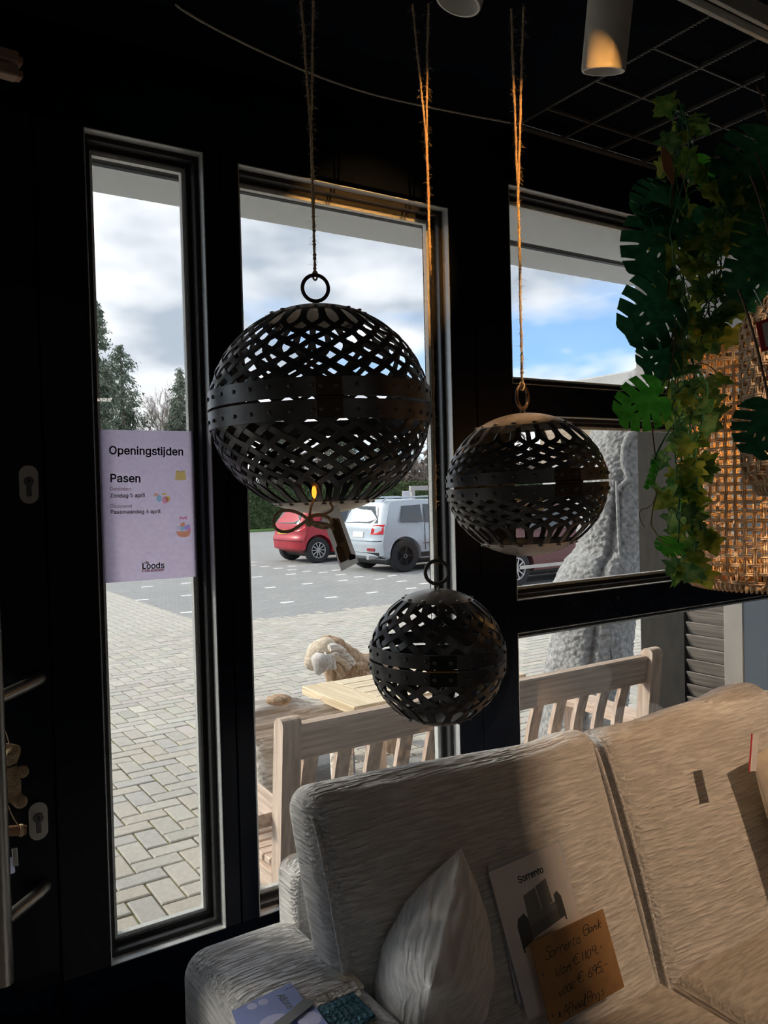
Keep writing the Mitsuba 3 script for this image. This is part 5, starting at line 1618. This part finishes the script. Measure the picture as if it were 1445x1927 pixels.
STROKE = {  # single-line handwriting, unit height
    'S': [[(.62, .9), (.35, 1.02), (.1, .85), (.25, .6), (.5, .45), (.45, .1), (.15, -.05), (-.05, .1)]], 'o': [[(.3, .5), (.08, .42), (.02, .15), (.2, 0), (.42, .12), (.42, .38), (.28, .5), (.45, .46)]],
    'r': [[(.05, 0), (.1, .48), (.12, .3), (.3, .5), (.42, .45)]], 'e': [[(.03, .25), (.38, .3), (.32, .5), (.1, .45), (.02, .2), (.18, 0), (.42, .1)]], 'n': [[(.03, 0), (.07, .48), (.1, .3), (.28, .5), (.36, .4), (.38, 0)]],
    't': [[(.2, .85), (.15, .1), (.3, 0), (.4, .1)], [(.0, .55), (.42, .6)]], 'B': [[(.1, 0), (.12, 1), (.5, .95), (.5, .6), (.15, .52), (.58, .45), (.55, .05), (.1, 0)]], 'a': [[(.4, .45), (.15, .48), (.02, .2), (.15, 0), (.38, .2), (.42, .48), (.42, 0)]],
    'k': [[(.05, 0), (.12, .95)], [(.4, .5), (.1, .28), (.42, 0)]], 'V': [[(0, .8), (.2, 0), (.5, .9)]], 'v': [[(0, .5), (.18, 0), (.4, .55)]], '€': [[(.6, .85), (.3, .95), (.08, .6), (.12, .15), (.4, 0), (.65, .12)], [(-.05, .58), (.45, .62)], [(-.05, .38), (.42, .42)]],
    '1': [[(.15, .9), (.18, 0)]], '0': [[(.2, .75), (.03, .5), (.08, .05), (.3, .02), (.4, .4), (.3, .72), (.2, .75)]], '9': [[(.42, .75), (.15, .85), (.05, .55), (.3, .42), (.45, .7), (.38, 0)]], '6': [[(.35, .9), (.1, .5), (.1, .1), (.35, .02), (.42, .3), (.15, .38)]],
    '5': [[(.45, .9), (.12, .88), (.1, .5), (.4, .48), (.4, .08), (.08, .02)]], ',': [[(.1, .08), (.04, -.18)]], '-': [[(.02, .4), (.3, .44)]], '*': [[(.1, .15), (.4, .6)], [(.4, .15), (.1, .6)], [(.25, .05), (.25, .7)]], 'A': [[(-.02, 0), (.28, 1), (.5, 0)], [(.08, .4), (.45, .42)]],
    'f': [[(.4, .9), (.22, .95), (.15, .5), (.12, -.3)], [(0, .48), (.35, .52)]], 'h': [[(.05, 0), (.12, .95)], [(.08, .3), (.28, .5), (.38, .35), (.38, 0)]], 'l': [[(.05, .02), (.2, .9), (.3, .85), (.12, .05), (.3, .02)]], 'P': [[(.1, 0), (.14, 1), (.55, .9), (.5, .55), (.14, .48)]],
    'i': [[(.1, .48), (.1, .0), (.2, .05)]], 'j': [[(.2, .48), (.18, -.3), (0, -.25)]], 's': [[(.35, .48), (.1, .45), (.3, .22), (.25, 0), (.02, .02)]], 'R': [[(.05, 0), (.1, .75), (.42, .65), (.12, .4), (.45, 0)]], 'O': [[(.2, .72), (.03, .4), (.15, .02), (.4, .2), (.38, .6), (.2, .72)]], ' ': []}


def handwriting(s, h, r, slant=.2):
    x, ms = 0.0, []
    for c in s:
        w_ = .30 if c in '1,-i ' else .52
        for st in STROKE[c]:
            p = np.array([[(x + a + slant * b) * h, b * h, 0] for a, b in st])
            p = bezier(p, 4 * len(p)) if len(p) > 2 else p
            ms.append(tube(p, r, 5))
        x += w_
    m = cat(ms)
    m.apply_scale([1, 1, .4])
    return m


cd = thing('price_card', 'brown cardboard price card with black handwriting in front of the printed sheet', 'card')
CM, cw, ch = sheet(cd, 'card', (975, 1789), (1115, 1722), (1036, 1935), .062, 'm_kraft', .0022)
for s, x, y, h in (('Sorrento', .14, .74, .020), ('Bank', .66, .80, .016), ('Van', .20, .50, .019), ('€ 1109,-', .44, .53, .017), ('vOOR', .18, .28, .016), ('€  695,-', .44, .31, .017), ('* AfhaalPrijs', .10, .05, .0165)):
    hm = handwriting(s, h, .00075)
    sx_ = {'Sorrento': .48, 'Bank': .26, 'Van': .2, '€ 1109,-': .42, 'vOOR': .22, '€  695,-': .42, '* AfhaalPrijs': .62}[s] * cw / hm.extents[0]
    part(cd, 'handwriting', placed(hm, CM @ tmat(x * cw, y * ch) @ np.diag([sx_, 1, 1, 1])), 'm_ink')
for x, y in ((.06, .60), (.05, .12)):
    part(cd, 'dot', placed(ellipsoid([0, 0, 0], [.0018, .0018, .0008], 1), CM @ tmat(x * cw, y * ch)), 'm_ink')

ZA = .802


def lay(k, name, px, off, m, th=.0012, label=None):
    pts = [atz(x, y, ZA + off) for x, y in px]
    P = Polygon([(p[0], p[1]) for p in pts])
    return part(k, name, prism(P if P.exterior.is_ccw else Polygon(list(P.exterior.coords)[::-1]), th, tmat(0, 0, ZA + off)), m, label=label)


def rounded(pts, r=6):
    P = Polygon(pts).buffer(-r).buffer(r)
    return list(P.exterior.coords)[:-1]


k = thing('sample_hanger', 'cream rounded sample holder sticking out under the blue leaflet', 'sample')
lay(k, 'board', rounded([(470, 1905), (497, 1874), (520, 1856), (545, 1845), (562, 1844), (569, 1850), (562, 1856), (548, 1858), (540, 1868), (520, 1900)], 3), .000, 'm_beigecard', .003)
k = thing('sample_card', 'beige rounded sample card with small print on the sofa arm', 'card')
lay(k, 'card', rounded([(572, 1886), (612, 1852), (640, 1832), (655, 1828), (664, 1833), (686, 1858), (684, 1862), (640, 1874), (592, 1905)], 4), .001, 'm_beigecard', .002)
tx = text('We dress your interior', .0030, .0003)
a_, b_ = atz(600, 1869, ZA + .0032), atz(657, 1847, ZA + .0032)
part(k, 'print', placed(tx, frame(a_, b_ - a_, np.cross([0, 0, 1], b_ - a_)) @ np.diag([np.linalg.norm(b_ - a_) / tx.extents[0], 1.2, 1, 1])), 'm_ink')


def swatch(name, label, px, off, m, th, n=14):
    k = thing('fabric_sample', label, 'fabric sample')
    pts = [atz(x, y, ZA + off) for x, y in px]
    a, b, c, d = pts
    base = []
    u = np.linspace(0, 1, 26)
    A, B = np.meshgrid(u, u, indexing='ij')
    P = (a + (b - a) * A[..., None]) * (1 - B[..., None]) + (d + (c - d) * A[..., None]) * B[..., None]
    top = P + np.stack([0 * A, 0 * A, th + .0035 * (np.sin(A * 40) * .3 + meshkit.fbm(np.stack([A * 2, B * 14, A * 0], -1), 3, 2))], -1)
    N_ = 26 * 26
    idx = np.arange(N_).reshape(26, 26)
    q_ = np.stack([idx[:-1, :-1], idx[1:, :-1], idx[1:, 1:], idx[:-1, 1:]], -1).reshape(-1, 4)
    ed = np.concatenate([idx[0, :-1], idx[:-1, -1], idx[-1, :0:-1], idx[:0:-1, 0]])
    en = np.roll(ed, -1)
    Q = np.vstack([q_, q_[:, ::-1] + N_, np.stack([ed, en, en + N_, ed + N_], 1)])
    part(k, 'cloth', trimesh.Trimesh(np.vstack([top.reshape(-1, 3), P.reshape(-1, 3)]), np.vstack([Q[:, [0, 1, 2]], Q[:, [0, 2, 3]]]), process=False), m, smooth=60)
    return k


swatch('g', 'light grey slub fabric sample on the sofa arm', [(576, 1888), (665, 1850), (712, 1925), (620, 1965)], .004, 'm_greysample', .003)
swatch('t', 'teal blue slub fabric sample lying on the grey sample', [(598, 1900), (665, 1872), (706, 1915), (640, 1955)], .011, 'm_tealsample', .003)
k = thing('leaflet', 'periwinkle blue leaflet with a grey title and round marks on the sofa arm', 'leaflet')
lay(k, 'paper', [(436, 1904), (547, 1850), (632, 1965), (470, 1995)], .012, 'm_periwinkle', .0012)
tx = text('Allora', .016, .0003)
a_, b_ = atz(520, 1874, ZA + .0134), atz(541, 1898, ZA + .0134)
part(k, 'title', placed(tx, frame(a_, b_ - a_, np.cross([0, 0, 1], b_ - a_)) @ np.diag([np.linalg.norm(b_ - a_) / tx.extents[0], .85, 1, 1])), 'm_greystrap', label='grey title')
for (x, y) in ((474, 1894), (495, 1886)):
    c_ = atz(x, y, ZA + .0132)
    part(k, 'round_mark', prism(affinity.translate(Point(0, 0).buffer(.0085), c_[0], c_[1]), .0003, tmat(0, 0, ZA + .0132)), 'm_palelilac')
c_ = atz(515, 1922, ZA + .0132)
part(k, 'pale_blob', prism(affinity.translate(affinity.scale(Point(0, 0).buffer(.02), 1.2, .8), c_[0], c_[1]), .0003, tmat(0, 0, ZA + .0132)), 'm_palelilac')
for (x, y), (x2, y2) in (((536, 1862), (550, 1856)), ((541, 1853), (546, 1866))):
    part(k, 'cross_mark', tube([atz(x, y, ZA + .0134), atz(x2, y2, ZA + .0134)], .0007, 5), 'm_palelilac')
k = thing('brochure', 'second blue leaflet with a pale round blob at the lower edge, beside the teal sample', 'leaflet')
lay(k, 'paper', [(566, 1900), (592, 1893), (640, 1960), (560, 1985)], .0165, 'm_periwinkle', .001)
c_ = atz(582, 1918, ZA + .0176)
part(k, 'pale_blob', prism(affinity.translate(affinity.scale(Point(0, 0).buffer(.019), 1.0, 1.0), c_[0], c_[1]), .0003, tmat(0, 0, ZA + .0176)), 'm_palelilac')
k = thing('sample_strap', 'dark grey card strap across the blue leaflets', 'strap')
lay(k, 'strap', [(512, 1930), (545, 1905), (572, 1881), (590, 1886), (588, 1893), (552, 1922), (530, 1945)], .0195, 'm_greystrap', .002)
tx = text('by', .004, .0003) if False else None

# pale cushion with a red and white tag at the right edge
k = thing('cream_pillow', 'cream cushion with a red and white tag cut by the right edge of the picture', 'cushion')
pc = np.array([2.035, 1.085, .812])
part(k, 'cover', placed(pillow_mesh(.20, .075, 40, 9, -.10), leaf_T(pc, [-.12, -.93, .34], [-.06, .34, .93], 1.0)), 'm_cream', smooth=True)
k = thing('cushion_tag', 'white tag with red edge on the cream cushion', 'tag')
Yt = 1.105
o_, u_, v_ = at(1408, 1452, Yt), at(1428, 1450, Yt) - at(1408, 1452, Yt), at(1432, 1388, Yt) - at(1408, 1452, Yt)
TM, hh_ = frame(o_, u_, v_), np.linalg.norm(v_)
part(k, 'white_field', prism([(.004, 0), (.030, 0), (.030, hh_), (.004, hh_)], .001, TM), 'm_paper')
part(k, 'red_edge', prism([(0, 0), (.0045, 0), (.0045, hh_), (0, hh_)], .0014, TM), 'm_redtag')

# ---------------------------------------------------------------- notice on the narrow window
nt = thing('opening_hours_notice', 'lilac paper notice headed Openingstijden taped to the narrow window', 'notice')
NY = 1.6635
tl, trr, bl, br_ = at(179, 808, NY), at(379, 812, NY), at(188, 1098, NY), at(386, 1084, NY)
part(nt, 'paper', trimesh.Trimesh([bl + [0, 0, 0], br_, trr, tl], [[0, 1, 2], [0, 2, 3]], process=False), 'm_poster')
NM = lambda x, y: at(160 + x / 5.069, 740 + y / 5.069, NY - .0006)


def ntext(s, x, y, x2, y2, m, bold=False, hmul=1.0, nm='print', label=None):
    t_ = text(s, .01, .0002, bold)
    a, b = NM(x, y), NM(x2, y2)
    L = np.linalg.norm(b - a)
    sc = L / t_.extents[0]
    return part(nt, nm, placed(t_, frame(a, b - a, [0, 0, 1]) @ np.diag([sc, sc * hmul, 1, 1])), m, label=label)


ntext('Openingstijden', 224, 580, 930, 592, 'm_ink', True, 1.0, 'heading', 'bold black word Openingstijden')
ntext('Pasen', 234, 845, 520, 848, 'm_ink', True)
ntext('Gesloten', 234, 928, 436, 930, 'm_inkred')
ntext('Zondag 5 april', 236, 995, 570, 990, 'm_ink', True)
ntext('Geopend', 238, 1093, 442, 1092, 'm_inkgrey')
ntext('Paasmaandag 6 april', 240, 1150, 717, 1143, 'm_ink', True)
ntext('de', 566, 1628, 608, 1628, 'm_ink', True)
ntext('Loods', 541, 1676, 750, 1666, 'm_ink', True)
ntext('meubelen', 541, 1708, 752, 1696, 'm_inkred', True)


def nshape(pts, m, lift=0.0, nm='picture', label=None):
    m = {'m_yellow': 'm_print_yellow', 'm_teal': 'm_print_teal', 'm_pink': 'm_print_pink', 'm_orange': 'm_print_orange', 'm_lilac': 'm_print_lilac', 'm_palelilac': 'm_print_pale'}.get(m, m)
    P = np.array([NM(x, y) for x, y in pts])
    v2, f2 = trimesh.creation.triangulate_polygon(Polygon(P[:, [0, 2]]).buffer(0), engine='earcut')
    part(nt, nm, trimesh.Trimesh(np.column_stack([v2[:, 0], np.full(len(v2), NY - .0004 - lift), v2[:, 1]]), f2, process=False), m, label=label)


el_ = lambda cx, cy, rx, ry, n=18: [(cx + rx * math.cos(a), cy + ry * math.sin(a)) for a in np.linspace(0, 2 * PI, n, endpoint=False)]
nshape([(868, 728), (885, 742), (935, 742), (955, 728), (957, 770), (968, 820), (945, 826), (912, 832), (880, 826), (856, 822), (866, 775)], 'm_yellow', 0, 'chick', 'yellow chick print')
for x in (889, 928):
    nshape(el_(x, 747, 4, 4, 10), 'm_ink', .0003, 'chick_eye')
nshape(el_(790, 1005, 22, 30), 'm_yellow', 0, 'egg')
nshape(el_(706, 1004, 26, 34), 'm_teal', .0002, 'egg')
nshape(el_(764, 1018, 30, 34), 'm_pink', .0004, 'egg')
for i in range(5):
    nshape([(658 + i * 9, 970 + 3 * i), (668 + i * 9, 948), (671 + i * 9, 950), (664 + i * 9, 990)], 'm_orange', 0, 'grass_blade')
nshape(el_(755, 962, 26, 10), 'm_yellow', 0, 'ribbon')
nshape([(866, 1318), (1012, 1312), (1000, 1345), (985, 1366), (940, 1374), (895, 1366), (880, 1345)], 'm_orange', 0, 'basket', 'orange basket print')
for x, y, m in ((895, 1288, 'm_palelilac'), (930, 1290, 'm_teal'), (960, 1285, 'm_lilac'), (985, 1275, 'm_lilac'), (992, 1298, 'm_pink')):
    nshape(el_(x, y, 20, 24), m, .0002, 'egg')
nshape([(900, 1258), (920, 1240), (938, 1228), (960, 1250), (940, 1272), (915, 1272)], 'm_orange', .0004, 'bird')
nshape([(902, 1168), (935, 1186), (975, 1168), (976, 1208), (948, 1196), (935, 1214), (925, 1196), (902, 1208)], 'm_pink', .0002, 'bow')
part(nt, 'tape', trimesh.Trimesh([at(240, 809, NY - .001), at(280, 810, NY - .001), at(280, 800, NY - .001), at(240, 799, NY - .001)], [[0, 1, 2], [0, 2, 3]], process=False), 'm_tape', label='strip of clear tape')

# ---------------------------------------------------------------- hardware on the door
YH = 1.535
bar0, bar1 = at(4, 1186, YH), at(18, 1846, YH)
bx = (at(5, 1190, YH)[0] + at(24, 1840, YH)[0]) / 2 - .016
br = .0165
hk = part(door, 'pull_handle', tube([[bx, YH, bar1[2]], [bx, YH, bar0[2]]], br, 28), 'm_steel', smooth=40, label='brushed steel pull bar')
for px, py, bz in ((72, 1277, None), (82, 1668, None)):
    e = at(px, py, YW - .002)
    b = np.array([bx, YH, e[2] - .012])
    part(hk, 'standoff', tube(bezier([b, b * .45 + e * .55 + [0.004, -.004, .001], e + [-.004, -.012, 0], e], 16), .0115, 20), 'm_steel', smooth=50)
for px, py in ((53, 912), (71, 1543)):
    c_ = at(px, py, YW)
    pk = part(door, 'lock_plate', placed(prism(Polygon(LineString([(0, -.0185), (0, .0185)]).buffer(.0165, 16).exterior.coords), .007), frame(c_ + [0, 0, 0], [1, 0, 0], [0, 0, 1])), 'm_steel', label='oval steel lock plate')
    fy = YW - .0085
    part(pk, 'cylinder', placed(cat([cyl([0, .006, 0], [0, .006, .0098], .0088, 24), box((-.0045, -.022, 0), (.0045, .004, .0084), .001)]), frame(c_, [1, 0, 0], [0, 0, 1])), 'm_steeldark', smooth=40)
    part(pk, 'keyhole', placed(cat([box((-.0009, .001, .0099), (.0009, .011, .0103)), box((-.0022, .0055, .0099), (.0022, .0085, .0103))]), frame(c_, [1, 0, 0], [0, 0, 1])), 'm_ink')

# keyring with a small bear, a wooden toggle and keys behind the pull bar
kb = thing('bear_keyring', 'small brown toy bear hanging behind the steel pull bar of the door', 'keyring')
YK = 1.578
Q = lambda x, y, d=0.0: at(x / 2.538, 1160 + y / 2.538, YK - d)
S_ = .0009
nd = {'hd': (Q(55, 650), .0150), 'hd2': (Q(50, 655, .008), .011), 'sn': (Q(38, 668, .016), .0065), 'e1': (Q(80, 632), .0065), 'e2': (Q(24, 622), .0065), 'bd': (Q(45, 800), .0195), 'bd2': (Q(45, 750), .0145), 'nk': (Q(50, 700), .0105), 'a1': (Q(80, 745, .004), .0095), 'a1e': (Q(108, 742, .010), .0110), 'a2': (Q(10, 740), .0095), 'a2e': (Q(-15, 765, .008), .011), 'l1': (Q(70, 865), .0110), 'l1e': (Q(98, 885, .012), .0120), 'l2': (Q(20, 870), .011), 'l2e': (Q(0, 890, .012), .012)}
part(kb, 'bear', hull_chain(nd, [('hd', 'hd2'), ('hd2', 'sn'), ('hd', 'e1'), ('hd', 'e2'), ('hd', 'nk'), ('nk', 'bd2'), ('bd2', 'bd'), ('bd2', 'a1'), ('a1', 'a1e'), ('bd2', 'a2'), ('a2', 'a2e'), ('bd', 'l1'), ('l1', 'l1e'), ('bd', 'l2'), ('l2', 'l2e')], .003, 4), 'm_bear', smooth=60)
part(kb, 'eye', ellipsoid(Q(40, 655, .0205), [.0016, .0016, .0016], 1), 'm_ink', smooth=True)
part(kb, 'neck_ribbon', tube([Q(50, 708) + .0118 * np.array([math.cos(a), math.sin(a), .1 * math.cos(a)]) for a in np.linspace(0, 2 * PI, 20, endpoint=False)], .0016, 6, closed=True), 'm_ink', smooth=True)
part(kb, 'cord', cat([tube(bezier([Q(40, 905), Q(60, 955), Q(90, 1000)], 12), .0009, 5), tube(bezier([Q(50, 640), Q(30, 560), Q(5, 520, .02)], 12), .0009, 5)]), 'm_jute', smooth=True)
part(kb, 'wooden_toggle', tube([Q(20, 1025), Q(70, 1023), Q(110, 1021), Q(124, 1020)], [.0085, .0092, .0092, .0085], 18), 'm_stick', smooth=50)
part(kb, 'toggle_string', cat([tube([Q(x, 1022) + .0098 * np.array([.15 * math.cos(a), math.sin(a), math.cos(a)]) for a in np.linspace(0, 2 * PI, 16, endpoint=False)], .0013, 5, closed=True) for x in (96, 101, 106)]), 'm_jute', smooth=True)
part(kb, 'key', placed(box((-.0045, -.016, -.001), (.0045, .016, .001), .0005), frame(Q(72, 1150, .004), [1, -.2, .05], [0.12, 0, 1])), 'm_chrome')
part(kb, 'key', placed(box((-.0040, -.016, -.001), (.0040, .014, .001), .0005), frame(Q(58, 1185, .002), [1, .3, .05], [-.05, 0, 1])), 'm_chrome')

# ends of wooden hanger bars in the upper left corner
for lb, y0_ in (('upper brown wooden bar end jutting in at the upper left', 110), ('lower brown wooden bar end jutting in at the upper left', 136)):
    k = thing('wooden_bar', lb, 'bar')
    e = at(40, y0_ + 6, 1.30)
    dirv = np.array([1.0, 0.10, 0.0]) / np.linalg.norm([1.0, .10, 0])
    M = frame(e, dirv, [0, 0, 1])
    part(k, 'bar', placed(box((-.42, -.0085, -.012), (-.006, .0085, .012), .002), M), 'm_hangwood')
    part(k, 'end_block', placed(box((-.012, -.0075, -.010), (0, .003, .010), .0015), M), 'm_stick')
    part(k, 'wall_bracket', placed(box((-.40, -.006, -.01), (-.38, .006, -.33), .001), M), 'm_frame')
